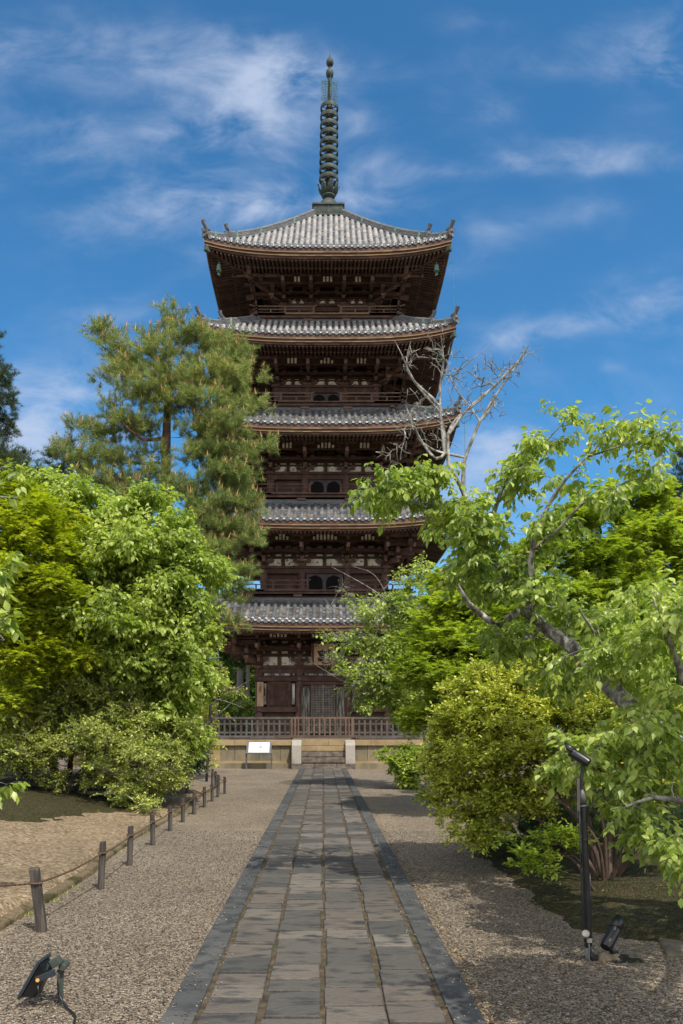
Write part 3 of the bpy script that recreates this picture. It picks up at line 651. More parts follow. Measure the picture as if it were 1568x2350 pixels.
# ---- spire
def sxf(V):
    o = V.copy(); o[:, 0] += LEAN * (V[:, 2] - 3); o[:, 1] += DC; return o
b = MB(); b.xf = sxf; b.box(-.70, .70, -.70, .70, 25.66, 26.08); b.box(-.76, .76, -.76, .76, 26.085, 26.16); b.box(-.74, .74, -.74, .74, 25.60, 25.66)
for k in range(4):
    b.xf = face(k)
    for x in (-.62, -.03, .56): b.box(x, x + .06, -.72, -.702, 25.7, 26.05)
    for i in range(14): x = -.5 + i * .075 + (.04 if i > 6 else 0); b.box(x - .015, x + .015, -.715, -.702, 25.74, 26.0)
spire = obj('spire', b, 'bronze', pag)
b = MB(); b.xf = sxf; b.lathe([(.10, 26.16), (.47, 26.17), (.50, 26.25), (.47, 26.42), (.38, 26.6), (.24, 26.72), (.13, 26.76)], n=28); obj('inverted_bowl', b, 'bronze', spire, True)
b = MB(); b.xf = sxf; b.lathe([(.12, 26.76), (.18, 26.8), (.30, 26.86), (.33, 26.92), (.24, 26.97), (.16, 27.0)], n=24)
for a in np.arange(8) * PI / 4 + .2:
    ca, sa = math.cos(a), math.sin(a)
    pr = [(.2, 26.93, .10), (.36, 27.05, .15), (.45, 27.22, .13), (.47, 27.38, .08), (.54, 27.46, .02)]
    V = []
    for r, z, hw in pr: V += [(r * ca - hw * sa, r * sa + hw * ca, z), (r * ca, r * sa, z - .03), (r * ca + hw * sa, r * sa - hw * ca, z)]
    b.add(V, [(i * 3 + j, i * 3 + j + 1, i * 3 + j + 4, i * 3 + j + 3) for i in range(4) for j in range(2)])
o = obj('lotus_flower', b, 'bronze', spire, True); md = o.modifiers.new('solid', 'SOLIDIFY'); md.thickness = .015
b = MB(); b.xf = sxf; b.lathe([(.13, 26.76), (.12, 29), (.105, 31.3), (.095, 32.5), (.06, 33.2), (.03, 33.4)], n=14); obj('mast', b, 'bronze', spire, True)
for i in range(9):
    z = 27.72 + .4225 * i; r = .455 - .004 * i
    b = MB(); b.xf = sxf
    prof = [(r - .05, z - .085), (r, z - .09), (r + .012, z - .03), (r + .012, z + .03), (r, z + .09), (r - .03, z + .095), (r - .05, z + .09)]
    k_ = len(prof); m_ = 32; V = [(a * math.cos(t), a * math.sin(t), q) for a, q in prof for t in np.arange(m_) * 2 * PI / m_]
    b.add(V, [(p * m_ + j, p * m_ + (j + 1) % m_, ((p + 1) % k_) * m_ + (j + 1) % m_, ((p + 1) % k_) * m_ + j) for p in range(k_) for j in range(m_)])
    b.lathe([(.14, z - .10), (.18, z - .03), (.18, z + .03), (.14, z + .10)], n=14)
    for t in np.arange(8) * PI / 4 + .39: b.beam((.15 * math.cos(t), .15 * math.sin(t), z), (r * math.cos(t) - .03 * math.cos(t), r * math.sin(t) - .03 * math.sin(t), z), .035, .035)
    obj('ring', b, 'bronze', spire, 35)
for k in range(4):
    b = MB(); a0 = k * PI / 2 + .12; ca, sa = math.cos(a0), math.sin(a0)
    def q(r, z): return (r * ca, r * sa, z)
    b.xf = sxf
    b.tube([q(.12, 31.42), q(.26, 31.40), q(.36, 31.52), q(.38, 31.8), q(.38, 32.1), q(.35, 32.32), q(.24, 32.42), q(.12, 32.40)], .018, 5)
    b.tube([q(.13, 31.5), q(.24, 31.52), q(.29, 31.7), q(.29, 32.1), q(.24, 32.28), q(.13, 32.3)], .010, 5)
    for i in range(13):
        z = 31.46 + i * .075; b.tube([q(.12, z), q(.21, z + .05), q(.30, z + .01), q(.41, z + .05)], .013, 4); b.tube([q(.15, z + .05), q(.2, z), q(.25, z + .05)], .008, 4)
    obj('water_flame', b, 'copper_green', spire)
b = MB(); b.xf = sxf; b.lathe([(.10, 32.55), (.165, 32.66), (.185, 32.78), (.165, 32.90), (.09, 32.98), (.07, 33.02)], n=20); obj('dragon_wheel', b, 'bronze', spire, True)
b = MB(); b.xf = sxf; b.lathe([(.08, 33.12), (.155, 33.20), (.18, 33.31), (.15, 33.42), (.07, 33.52), (.03, 33.60), (.012, 33.85), (.004, 33.98)], n=20); obj('jewel', b, 'bronze', spire, True)
# lightning conductor
lw = empty('lightning_wire', (5.6, DC - 5.4, 0), 'thin green wire hanging down beside the right roof corners', 'wire')
b = MB(); pts = [P(1028, 608, 34.4), P(1040, 600, 34.35), P(1042, 690, 34.3), P(1044, 760, 34.2), P(1050, 835, 34.2), P(1056, 900, 34.15), P(1066, 960, 34.1), P(1068, 1080, 34.0), P(1070, 1300, 33.9), P(1072, 1700, 33.9)]
b.tube(pts, .009, 4); obj('wire', b, 'copper_green', lw)

# ------------------------------------------------------------------ platform, stairs, fence
PF = 7.2; YF = DC - PF
plat = empty('stone_platform', (0, DC, 0), 'tan stone platform of upright slabs carrying the pagoda', 'platform')
cap = MB(); pan = MB(); bas = MB(); rng = random.Random(4)
for k in range(4):
    c, s = [(1, 0), (0, 1), (-1, 0), (0, -1)][k]
    f = lambda V, c=c, s=s: np.stack([c * V[:, 0] - s * V[:, 1], s * V[:, 0] + c * V[:, 1] + DC, V[:, 2]], 1)
    cap.xf = pan.xf = bas.xf = f
    x = -PF
    while x < PF - .05:
        x2 = min(PF, x + rng.uniform(1.1, 1.7)); cap.box(x + .004, x2 - .004, -PF - .04, -PF + .6, .885, GZ); x = x2
    x = -PF + .03
    while x < PF - .1:
        x2 = min(PF - .03, x + rng.uniform(.36, .56)); pan.box(x + .006, x2 - .006, -PF + .05 + rng.uniform(0, .012), -PF + .3, .29, .88, 1 if rng.random() < .18 else 0); x = x2
    bas.box(-PF - .02, PF + .02, -PF, -PF + .3, .2, .286, 1)
    x = -PF - .25
    while x < PF + .2:
        x2 = min(PF + .25, x + rng.uniform(1., 1.5)); bas.box(x + .003, x2 - .003, -PF - .25, -PF + .2, -.1, .20, 0); x = x2
obj('cap_stone', cap, 'ochre_stone', plat, bevel=.008); obj('slab_wall', pan, ['panel_stone', 'ochre_stone'], plat, bevel=.006); obj('base_course', bas, ['panel_stone', 'ochre_stone'], plat, bevel=.006)
b = MB(); b.box(-PF + .5, PF - .5, DC - PF + .5, DC + PF - .5, .9, GZ - .01); obj('platform_floor', b, 'panel_stone', plat)
b = MB(); b.box(-w - .35, w + .35, DC - w - .35, DC + w + .35, GZ - .05, 1.22); obj('plinth', b, 'pale_granite', plat, bevel=.01)
stairs = empty('stone_stairs', (0, YF - .5, 0), 'short flight of stained stone steps between two pale granite side stones', 'stairs')
xa, xb = P(692, 0, 32)[0], P(793, 0, 32)[0]; sm = ['pale_granite', 'stained_step', 'stained_step', 'ochre_stone', 'ochre_stone']
for i in range(5):
    b = MB(); z1 = GZ * (i + 1) / 5; y0 = 31.67 + .18 * i
    if i == 0:
        for a_, b_ in ((xa - .37, -.35), (-.34, .52), (.53, xb + .37)): b.box(a_ + .003, b_ - .003, y0, YF - .03, -.05, z1 - .03)
    else:
        c_ = xa + (.35 if i % 2 else .62) * (xb - xa); b.box(xa + .004, c_ - .002, y0, YF - .03, z1 - .21, z1 - (.0 if i == 4 else .012)); b.box(c_ + .002, xb - .004, y0, YF - .03, z1 - .21, z1 - (.0 if i == 4 else .012))
    obj('step', b, ['stained_step', 'stained_step', 'stained_step', 'ochre_stone', 'ochre_stone'][i], stairs, bevel=.008)
for x0, x1 in ((xa - .37, xa), (xb, xb + .37)):
    b = MB(); b.hexa([(x0, 31.75, .195), (x1, 31.75, .195), (x1, YF - .045, .195), (x0, YF - .045, .195), (x0, 31.85, .9), (x1, 31.85, .9), (x1, YF - .045, GZ), (x0, YF - .045, GZ)]); obj('side_stone', b, 'pale_granite', stairs, bevel=.01)

fen = empty('wooden_fence', (0, YF + .12, GZ), 'low weathered grey lattice fence standing along the platform edge', 'fence')
yf = YF + .14; zt_ = 2.0
gx0, gx1 = P(670, 0, yf)[0], P(809, 0, yf)[0]
def fence_run(a, b, f, skip=None):
    bars = MB(); rails = MB(); bars.xf = rails.xf = f
    n_ = int((b - a) / .214)
    for i in range(n_ + 1):
        x = a + i * (b - a) / n_; bars.box(x - .035, x + .035, -.03, .03, GZ + .13, 1.93)
    for z0, z1, hw in ((1.915, 2.0, .055), (1.70, 1.76, .022), (1.36, 1.42, .022), (1.19, 1.27, .05)): rails.box(a - .02, b + .02, -hw, hw, z0 + .001, z1)
    rails.box(a, b, -.07, .07, GZ + .004, GZ + .05)
    x = a
    while x <= b: rails.box(x - .07, x + .07, -.06, .06, GZ + .05, 1.185); x += 1.6
    return bars, rails
for (a, b_, f) in ((-PF + .1, gx0 - .05, lambda V: V + np.array([0, yf, 0])), (gx1 + .05, PF - .1, lambda V: V + np.array([0, yf, 0])),
                   (-PF + .2, PF - .2, lambda V: np.stack([-PF + .14 - V[:, 1] * 0 + V[:, 1], DC + V[:, 0], V[:, 2]], 1)), (-PF + .2, PF - .2, lambda V: np.stack([PF - .14 + V[:, 1], DC + V[:, 0], V[:, 2]], 1)),
                   (-PF + .1, PF - .1, lambda V: V + np.array([0, DC + PF - .14, 0]))):
    ba, ra = fence_run(a, b_, f); obj('rail_frame', ra, 'grey_rail', fen); obj('lattice_bars', ba, 'grey_rail', fen).name = 'lattice'
ga = MB()
for x in (gx0, gx1): ga.box(x - .045, x + .045, yf - .07, yf + .05, GZ, 1.995)
for x in (gx0 + .13, gx1 - .13): ga.box(x - .03, x + .03, yf - .10, yf - .04, GZ + .16, 1.93)
ga.box(gx0 + .05, gx1 - .05, yf - .05, yf + .03, 1.92, 2.0); ga.box(gx0 - .6, gx1 + .3, yf - .11, yf - .072, 1.19, 1.285)
for i in range(10): x = gx0 + .26 + i * (gx1 - gx0 - .52) / 9; ga.box(x - .032, x + .032, yf - .09, yf - .05, 1.285, 1.92)
for z in (1.7, 1.4): ga.box(gx0 + .05, gx1 - .05, yf - .048, yf - .02, z - .03, z + .03)
obj('gate', ga, 'rust_rail', fen, bevel=.004)['label'] = 'reddish gate of upright bars in the middle of the fence'

# ------------------------------------------------------------------ explanation board
sg = empty('information_board', (-2.45, 31.45, 0), 'tilted white information board on two grey legs before the platform', 'sign')
ys = 31.45; x0, x1 = -2.93, -1.96
for x in (x0 + .01, x1 - .01):
    b = MB(); b.box(x - .028, x + .028, ys - .028, ys + .028, -.05, .60); obj('leg', b, 'grey_metal', sg)
tl = lambda a, b_, c: (a, ys - .10 + b_ * .36 - c * .77, .60 + b_ * .40 + c * .62)      # a: x, b: up the board, c: out of it
b = MB()
def plate(b, xa_, xb_, ba_, bb_, c0, c1): b.hexa([tl(xa_, ba_, c0), tl(xb_, ba_, c0), tl(xb_, bb_, c0), tl(xa_, bb_, c0), tl(xa_, ba_, c1), tl(xb_, ba_, c1), tl(xb_, bb_, c1), tl(xa_, bb_, c1)])
plate(b, x0 + .01, x1 - .01, 0, 1.1, -.03, .012); obj('frame', b, 'grey_metal', sg)
b = MB(); plate(b, x0 + .09, x1 - .085, .07, 1.03, .014, .020); pn = obj('panel', b, 'sign_white', sg)
ti = MB(); tg = MB(); tr = MB()
for i in range(5): 
    plate(tg, x0 + .13, x0 + .44 - .08 * (i % 2), .94 - i * .075, .945 - i * .075, .021, .0215); plate(tg, x0 + .60, x0 + .84, .92 - i * .09, .925 - i * .09, .021, .0215)
for i in range(4): plate(tg, x0 + .12, x0 + .25, .45 - i * .08, .455 - i * .08, .021, .0215)
plate(ti, x0 + .12, x0 + .24, .12, .15, .021, .0215); plate(tr, x0 + .40, x0 + .44, .16, .26, .021, .0215)
obj('text_line', tg, 'ink_grey', sg); obj('blue_line', ti, 'ink_blue', sg); obj('red_seal', tr, 'ink_red', sg)
for i, ch in enumerate('五重塔'): text_mesh(ch, .125, 'ink_blue' if i < 2 else 'ink_grey', sg, tl(x0 + .54, .84 - .29 * i, .022), (math.atan2(.40, .36), 0, 0), ext=.0006)
# ------------------------------------------------------------------ ground
def ground_mat(name, cols, stone=70, bump=.8, tint=None, disp=.012, fine=1.0, moss=None, rnd=.75):
    m = bpy.data.materials.new(name); m.use_nodes = True; t = m.node_tree; L = t.links; b = t.nodes['Principled BSDF']; b.inputs['Roughness'].default_value = .9; b.inputs['Specular IOR Level'].default_value = .25
    tc = t.nodes.new('ShaderNodeTexCoord'); v = t.nodes.new('ShaderNodeTexVoronoi'); v.inputs['Scale'].default_value = stone; v.inputs['Randomness'].default_value = 1; L.new(tc.outputs['Object'], v.inputs['Vector'])
    sp = t.nodes.new('ShaderNodeSeparateColor'); L.new(v.outputs['Color'], sp.inputs[0])
    n = t.nodes.new('ShaderNodeTexNoise'); n.inputs['Scale'].default_value = .8; n.inputs['Detail'].default_value = 7; L.new(tc.outputs['Object'], n.inputs['Vector'])
    q = t.nodes.new('ShaderNodeMix'); q.inputs[0].default_value = rnd; L.new(n.outputs['Fac'], q.inputs[2]); L.new(sp.outputs[0], q.inputs[3])
    c = ramp(t, q.outputs[0], cols)
    if moss:
        n2 = t.nodes.new('ShaderNodeTexNoise'); n2.inputs['Scale'].default_value = moss[1]; n2.inputs['Detail'].default_value = 8; n2.inputs['Roughness'].default_value = .65; L.new(tc.outputs['Object'], n2.inputs['Vector'])
        m2 = t.nodes.new('ShaderNodeMapRange'); m2.inputs[1].default_value = moss[2]; m2.inputs[2].default_value = moss[3]; L.new(n2.outputs['Fac'], m2.inputs[0])
        x = t.nodes.new('ShaderNodeMix'); x.data_type = 'RGBA'; L.new(m2.outputs[0], x.inputs[0]); L.new(c, x.inputs[6]); x.inputs[7].default_value = (*moss[0], 1); c = x.outputs[2]
    n3 = t.nodes.new('ShaderNodeTexNoise'); n3.inputs['Scale'].default_value = .55; n3.inputs['Detail'].default_value = 5; L.new(tc.outputs['Object'], n3.inputs['Vector'])
    m3 = t.nodes.new('ShaderNodeMapRange'); m3.inputs[1].default_value = .3; m3.inputs[2].default_value = .7; m3.inputs[3].default_value = .82; m3.inputs[4].default_value = 1.14; L.new(n3.outputs['Fac'], m3.inputs[0])
    vm = t.nodes.new('ShaderNodeVectorMath'); vm.operation = 'SCALE'; L.new(c, vm.inputs[0]); L.new(m3.outputs[0], vm.inputs['Scale']); c = vm.outputs[0]
    L.new(c, b.inputs['Base Color'])
    bu = t.nodes.new('ShaderNodeBump'); bu.inputs['Strength'].default_value = bump; bu.inputs['Distance'].default_value = disp; bu.invert = True
    L.new(v.outputs['Distance'], bu.inputs['Height']); L.new(bu.outputs[0], b.inputs['Normal']); MT[name] = m
ground_mat('gravel', [(.032, .030, .027), (.105, .088, .066), (.19, .145, .098), (.245, .198, .142), (.41, .36, .29)], 76, 1.0, rnd=.9, moss=((.13, .098, .062), .9, .58, .80))
ground_mat('soil_bed', [(.07, .052, .03), (.16, .118, .07), (.23, .17, .105), (.36, .29, .20)], 30, .9, disp=.02, rnd=.75, moss=((.085, .068, .028), .7, .56, .72))
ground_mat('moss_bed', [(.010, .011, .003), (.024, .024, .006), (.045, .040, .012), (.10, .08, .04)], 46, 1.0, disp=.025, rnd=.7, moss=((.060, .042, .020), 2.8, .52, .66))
ground_mat('earth_edge', [(.07, .052, .03), (.13, .10, .058), (.20, .15, .09)], 34, .7, rnd=.4, moss=((.045, .042, .015), 2, .52, .6))

from mathutils import noise as mn
def fz(x, y, s=.5, o=0): return mn.noise(Vector((x * s + o, y * s, 3.3 + o)))
def axis(lo, hi, st, far): 
    a = list(np.arange(lo, hi, st)); k = [1.5, 4, 12, 40, 150, 500, far]
    return [lo - q for q in reversed(k)] + a + [hi + q for q in k]
gx = axis(-12, 12, .4, 900); gy = axis(-2, 44, .4, 900)
G = np.array([[(x, y, -.0 + (.012 * fz(x, y, .5) if abs(x) > 1.1 and abs(x) < 14 and y < 44 else 0)) for x in gx] for y in gy])
b = MB(); b.grid(G); g = obj('gravel_ground', b, 'gravel', smooth=True); tag(g, kind='structure')

def mound(name, mat, inside, x0, x1, y0, y1, st, hfun, kind='structure'):
    xs = np.arange(x0, x1, st); ys = np.arange(y0, y1, st)
    Gm = np.array([[(x, y, hfun(x, y)) for x in xs] for y in ys]); b = MB(); b.grid(Gm); return tag(obj(name, b, mat, smooth=True), kind=kind)
def ss(a, b_, x): t = min(1, max(0, (x - a) / (b_ - a))); return t * t * (3 - 2 * t)
def left_edge(y): return -2.62 - .016 * (y - 5) + .05 * math.sin(y * .9) + .05 * fz(0, y, 1.1) - (.9 * max(0, y - 21) if y > 21 else 0)
def hl(x, y):
    d = left_edge(y) - x + .07 * fz(x, y, 2.2, 5)
    h = -.06 + .17 * ss(-.04, .10, d) + .16 * ss(.3, 2.2, d) + .22 * ss(1.2, 4, d) * ss(9, 14, y) * (1 + .6 * fz(x, y, .35)) + .025 * fz(x, y, 1.7)
    return h
mound('soil_mound', 'soil_bed', None, -14, -2.3, 3.5, 31, .14, hl)
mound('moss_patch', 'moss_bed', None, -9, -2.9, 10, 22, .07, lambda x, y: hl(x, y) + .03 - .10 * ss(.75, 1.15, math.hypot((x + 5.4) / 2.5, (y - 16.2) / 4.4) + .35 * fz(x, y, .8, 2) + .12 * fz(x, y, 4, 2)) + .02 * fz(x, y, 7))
def hr_(x, y):
    e = 1.75 + .55 * ss(6.9, 6.0, y) + .9 * ss(6.5, 5.6, y) + .15 * fz(x, y, .9) + 1.2 * ss(11, 13, y)
    return -.05 + .09 * ss(-.1, .5, x - e) + .14 * ss(.3, 2.0, x - e) + .02 * fz(x, y, 2)
mound('moss_ground', 'moss_bed', None, 1.3, 8, 4.6, 24, .07, lambda x, y: hr_(x, y) + .014 * fz(x, y, 6) + .008 * fz(x, y, 15))
# drainage kerb along the left bed
kb = MB(); y = 4.0; rg = random.Random(2)
while y < 21:
    y2 = y + rg.uniform(.5, .9); xe = lambda q: left_edge(q) + .03
    h = .05 + rg.uniform(-.012, .012)
    kb.hexa([(xe(y) - .06, y, -.05), (xe(y) + .05, y, -.05), (xe(y2) + .05, y2 - .01, -.05), (xe(y2) - .06, y2 - .01, -.05), (xe(y) - .06, y, h + .02), (xe(y) + .03, y, h), (xe(y2) + .03, y2 - .01, h), (xe(y2) - .06, y2 - .01, h + .02)]); y = y2
tag(obj('earth_kerb', kb, 'earth_edge', bevel=.015), kind='structure')
# ------------------------------------------------------------------ paved path
b = MB(); b.box(-.90, .90, .5, 31.64, -.03, .018); jt = tag(obj('path_joint_bed', b, 'joint_soil'), kind='structure')
rg = random.Random(7); b = MB(); e = MB()
def slab(mb, x0, x1, y0, y1, h, j=.004):
    c = lambda: rg.uniform(-j, j); zt = [h + rg.uniform(-.003, .003) for _ in range(4)]
    p = [(x0 + c(), y0 + c()), (x1 + c(), y0 + c()), (x1 + c(), y1 + c()), (x0 + c(), y1 + c())]
    q = .004
    s_ = [(1, 1), (-1, 1), (-1, -1), (1, -1)]
    V = [(px, py, -.02) for px, py in p] + [(px, py, z - .005) for (px, py), z in zip(p, zt)] + [(px + q * a, py + q * b_, z) for (px, py), z, (a, b_) in zip(p, zt, s_)]
    mb.add(V, [(0, 1, 5, 4), (1, 2, 6, 5), (2, 3, 7, 6), (3, 0, 4, 7), (4, 5, 9, 8), (5, 6, 10, 9), (6, 7, 11, 10), (7, 4, 8, 11), (8, 9, 10, 11)])
for (x0, x1) in ((-.675, -.365), (-.335, -.015), (.02, .345), (.375, .665)):
    y = .6 + rg.uniform(0, .3)
    while y < 31.6:
        y2 = y + rg.choice((.23, .27, .30, .33, .36, .42, .46)); slab(b, x0 + rg.uniform(-.014, .012), x1 + rg.uniform(-.012, .014), y, min(y2, 31.62) - .030, .034 + rg.uniform(-.003, .004)); y = y2
for s_ in (-1, 1):
    y = .5
    while y < 31.6:
        y2 = y + rg.uniform(.55, .85); x0, x1 = sorted((s_ * .715, s_ * .895)); slab(e, x0, x1, y, min(y2, 31.62) - .014, .031); y = y2
tag(obj('path', b, 'slab_stone'), kind='structure'); tag(obj('path_edging', e, 'edge_slab'), kind='structure')
b = MB(); b.hexa([(2.45, 5.9, -.05), (4.2, 5.6, -.05), (4.3, 6.35, -.05), (2.62, 6.55, -.05), (2.45, 5.9, .03), (4.2, 5.6, .03), (4.3, 6.35, .03), (2.62, 6.55, .03)])
tag(obj('stepping_stone', b, 'field_stone', origin=(3.3, 6.1, 0), bevel=.02), 'flat pale stone slab lying on the gravel at the right edge', 'paving stone')
# loose pebbles on the nearer gravel
rng = np.random.default_rng(5)
def pebbles(name, n, x0, x1, y0, y1, smin, smax):
    yy_ = y0 + (y1 - y0) * rng.random(n) ** 1.7; xx = rng.uniform(x0, x1, n); s = rng.uniform(smin, smax, n) 
    ok = (np.abs(xx) > .93) & (xx > -2.5) & ((xx < 2.0) | (yy_ < 5.8)); xx, yy_, s = xx[ok], yy_[ok], s[ok]; n = len(xx)
    ico = np.array([(0, 0, 1), (1, 0, .15), (.31, .95, -.1), (-.81, .59, .2), (-.81, -.59, -.1), (.31, -.95, .15), (0, 0, -.9)])
    a = rng.uniform(0, 6.28, n); ca, sa = np.cos(a), np.sin(a); st = np.stack([s * rng.uniform(.8, 1.5, n), s * rng.uniform(.7, 1.1, n), s * rng.uniform(.4, .7, n)], 1)
    q = ico[None] * st[:, None] * rng.uniform(.8, 1.2, (n, 7, 1)); V = np.stack([q[..., 0] * ca[:, None] - q[..., 1] * sa[:, None] + xx[:, None], q[..., 0] * sa[:, None] + q[..., 1] * ca[:, None] + yy_[:, None], q[..., 2] + .006 + s[:, None] * .1], -1)
    lp = []
    for i in range(5): lp += [0, 1 + i, 1 + (i + 1) % 5]
    for i in range(5): lp += [6, 1 + (i + 1) % 5, 1 + i]
    return fastmesh(name, V, lp, [3] * 10, 7, 'pebble', smooth=False)
pm('pebble', [(.025, .026, .027), (.08, .07, .058), (.16, .12, .085), (.21, .175, .135), (.40, .36, .30)], 5, rough=.85, island=.95)
tag(pebbles('pebbles', 80000, -2.6, 3.2, 3.9, 13, .004, .0085), kind='stuff')

# ------------------------------------------------------------------ rope fence posts
posts = [(97, 2140, 78, 1993), (231, 2042, 236, 1932), (297, 1987, 300, 1896), (351, 1941, 350, 1870), (391, 1908, 391, 1849), (420, 1888, 420, 1833), (445, 1869, 446, 1817), (469, 1853, 469, 1806), (487, 1840, 487, 1797), (500, 1830, 501, 1788), (516, 1822, 516, 1783),
         (502, 1815, 502, 1778), (495, 1810, 495, 1770), (487, 1803, 488, 1765)]
lab = ['nearest rope post, dark squared and leaning to the left', 'second rope post from the camera, split grey timber with a flat top', 'third rope post from the camera, beside the earth kerb', 'fourth rope post from the camera, thin and upright',
       'fifth rope post from the camera, in the middle of the row', 'sixth rope post from the camera, in the middle of the row', 'seventh rope post from the camera, slightly darker at its top', 'eighth rope post from the camera, below the spreading shrub',
       'ninth rope post from the camera, near the corner of the row', 'tenth rope post from the camera, just before the corner post', 'corner rope post where the row turns left before the platform', 'first rope post behind the corner post', 'second rope post behind the corner post', 'farthest rope post, nearest to the young staked tree']
tops = []
for i, (bx, by, tx, ty) in enumerate(posts):
    d = FPX * CAMH / (by - HY); p = P(bx, by, d); q = P(tx, ty, d); rg = random.Random(i); r = .034 if i else .034
    t = tag(empty('rope_post', tuple(p)), lab[i], 'post', 'grey wooden posts carrying the rope')
    b = MB(); n_ = 10 if i else 8; lv = 6; V = []
    for k in range(lv):
        f = k / (lv - 1); c = p + (q - p) * f - (np.array([0, 0, .08]) if k == 0 else 0)
        for j in range(n_):
            a = j * 2 * PI / n_ + i; rr_ = r * (1 + .10 * math.sin(3 * a + i) + rg.uniform(-.035, .035) + (-.05 if k == lv - 1 else 0)); 
            if i == 0: sx_, sy_ = max(-.040, min(.040, 1.6 * rr_ * math.cos(a))), max(-.024, min(.024, 1.3 * rr_ * math.sin(a)))
            else: sx_, sy_ = rr_ * math.cos(a), rr_ * math.sin(a)
            V.append(c + np.array([sx_, sy_, .008 * math.sin(a + i) if k == lv - 1 else 0]))
    F = [(k * n_ + j, k * n_ + (j + 1) % n_, (k + 1) * n_ + (j + 1) % n_, (k + 1) * n_ + j) for k in range(lv - 1) for j in range(n_)] + [tuple((lv - 1) * n_ + j for j in range(n_))]
    b.add(V, F); obj('shaft', b, 'post_wood', t, 35, bevel=.004)
    hz = p + (q - p) * .77; tops.append(hz)
    b = MB(); cc = [hz + np.array([(.040 if i else .046) * math.cos(a), (.040 if i else .036) * math.sin(a), 0]) for a in np.arange(13) * PI / 6]; b.tube(cc, .011, 5, cap=False); obj('rope_loop', b, 'rope', t)
b = MB()
seq = [P(-120, 2030, 6.9)] + tops
def strand(off):
    pts = []
    for a, c in zip(seq[:-1], seq[1:]):
        L = np.linalg.norm(c - a); n_ = max(8, int(L / .025)) if a[1] < 9 else 12
        for k in range(n_): f = k / n_; s_ = a + (c - a) * f - np.array([0, 0, .07 * L * f * (1 - f)]); ph = f * L / .05 * PI + off; pts.append(s_ + np.array([.0045 * math.cos(ph), 0, .0045 * math.sin(ph)]) + np.array([-.0, 0, 0]))
    pts.append(seq[-1]); return pts
for o_ in (0, PI): b.tube(strand(o_), .006, 5)
rp = obj('rope', b, 'rope', origin=tuple(seq[1]), smooth=True); tag(rp, 'brown twisted rope strung from post to post along the gravel', 'rope')

# ------------------------------------------------------------------ floodlight at lower left (seen from behind)
def Pz(x, y, d): return P(x, y, d)
d = 4.9; base = P(136, 2306, d)
fl = empty('garden_floodlight', tuple(base), 'flat dark floodlight tilted on a short grey stake in the lower left corner', 'floodlight')
b = MB(); b.hexa([tuple(P(134, 2330, d)), tuple(P(144, 2330, d)), tuple(P(144, 2330, d + .03)), tuple(P(134, 2330, d + .03)), tuple(P(137, 2202, d)), tuple(P(148, 2202, d)), tuple(P(148, 2202, d + .03)), tuple(P(137, 2202, d + .03))]); obj('stake', b, 'olive_metal', fl, bevel=.002)
b = MB(); c0 = P(142, 2221, d - .03); b.tube([c0, c0 + np.array([0, .09, 0])], .022, 12); c1 = P(127, 2209, d - .02); b.beam(c1 + np.array([-.02, 0, -.01]), c1 + np.array([.03, 0, .02]), .06, .05); obj('clamp', b, 'olive_metal', fl, bevel=.004)
A, B_, C_, D_ = P(98, 2198, d + .02), P(51, 2282, d + .02), P(60, 2276, d - .17), P(104, 2200, d + .22)
# lamp head: a thin tilted slab, its edge seen from the side, back bulging
top = P(100, 2196, d); bot = P(52, 2281, d); u_ = bot - top; nrm = np.cross(u_, [0, 1, 0]); nrm /= np.linalg.norm(nrm); nrm = nrm if nrm[0] > 0 else -nrm
hd = np.array([.006, .085, 0])
def Q(f, s_, t_): return top + u_ * f + hd * s_ + nrm * t_
b = MB(); b.hexa([Q(0, -1, 0), Q(1, -1, 0), Q(1, 1, 0), Q(0, 1, 0), Q(0, -1, .018), Q(1, -1, .018), Q(1, 1, .018), Q(0, 1, .018)]); obj('lamp_rim', b, 'blue_plate', fl, bevel=.003)
b = MB(); b.hexa([Q(.06, -.85, .019), Q(.94, -.85, .019), Q(.94, .85, .019), Q(.06, .85, .019), Q(.22, -.5, .075), Q(.86, -.5, .085), Q(.86, .5, .085), Q(.22, .5, .075)]); obj('lamp_housing', b, 'black_metal', fl, bevel=.006)
b = MB(); b.hexa([Q(.04, -.9, -.004), Q(.96, -.9, -.004), Q(.96, .9, -.004), Q(.04, .9, -.004), Q(.04, -.9, -.001), Q(.96, -.9, -.001), Q(.96, .9, -.001), Q(.04, .9, -.001)]); obj('lamp_glass', b, 'grey_metal', fl)
b = MB(); b.beam(P(82, 2250, d - .12), P(127, 2231, d - .10), .014, .036); obj('bracket_arm', b, 'blue_plate', fl, bevel=.003)
b = MB(); b.beam(P(104, 2223, d + .10), P(132, 2208, d + .08), .014, .030); obj('bracket_arm', b, 'black_metal', fl, bevel=.003)
b = MB(); b.beam(P(98, 2212, d), P(110, 2228, d - .02), .05, .02); obj('bracket_arm', b, 'blue_plate', fl, bevel=.003)
b = MB(); b.tube([P(86, 2250, d - .145), P(86, 2250, d - .12)], .011, 10); obj('cap', b, 'orange_rubber', fl)
b = MB(); b.tube([P(87, 2262, d - .05), P(88, 2279, d - .05), P(98, 2291, d - .05), P(114, 2295, d - .05), P(128, 2290, d - .04), P(133, 2276, d - .03), P(133, 2250, d - .02), P(134, 2232, d - .02)], .005, 6); obj('loop_cable', b, 'black_metal', fl, True)
b = MB(); pts = [(134, 2226, .0), (133, 2262, .01), (138, 2288, .01)]
pp = [P(x, y, d - .02) for x, y, _ in pts] + [np.array([x, y, .012]) for x, y in ((-1.50, 4.82), (-1.44, 4.74), (-1.395, 4.66), (-1.37, 4.55), (-1.345, 4.42), (-1.3, 4.2), (-1.32, 3.9))]
b.tube(pp, .0075, 7); obj('cable', b, 'black_metal', fl, True)

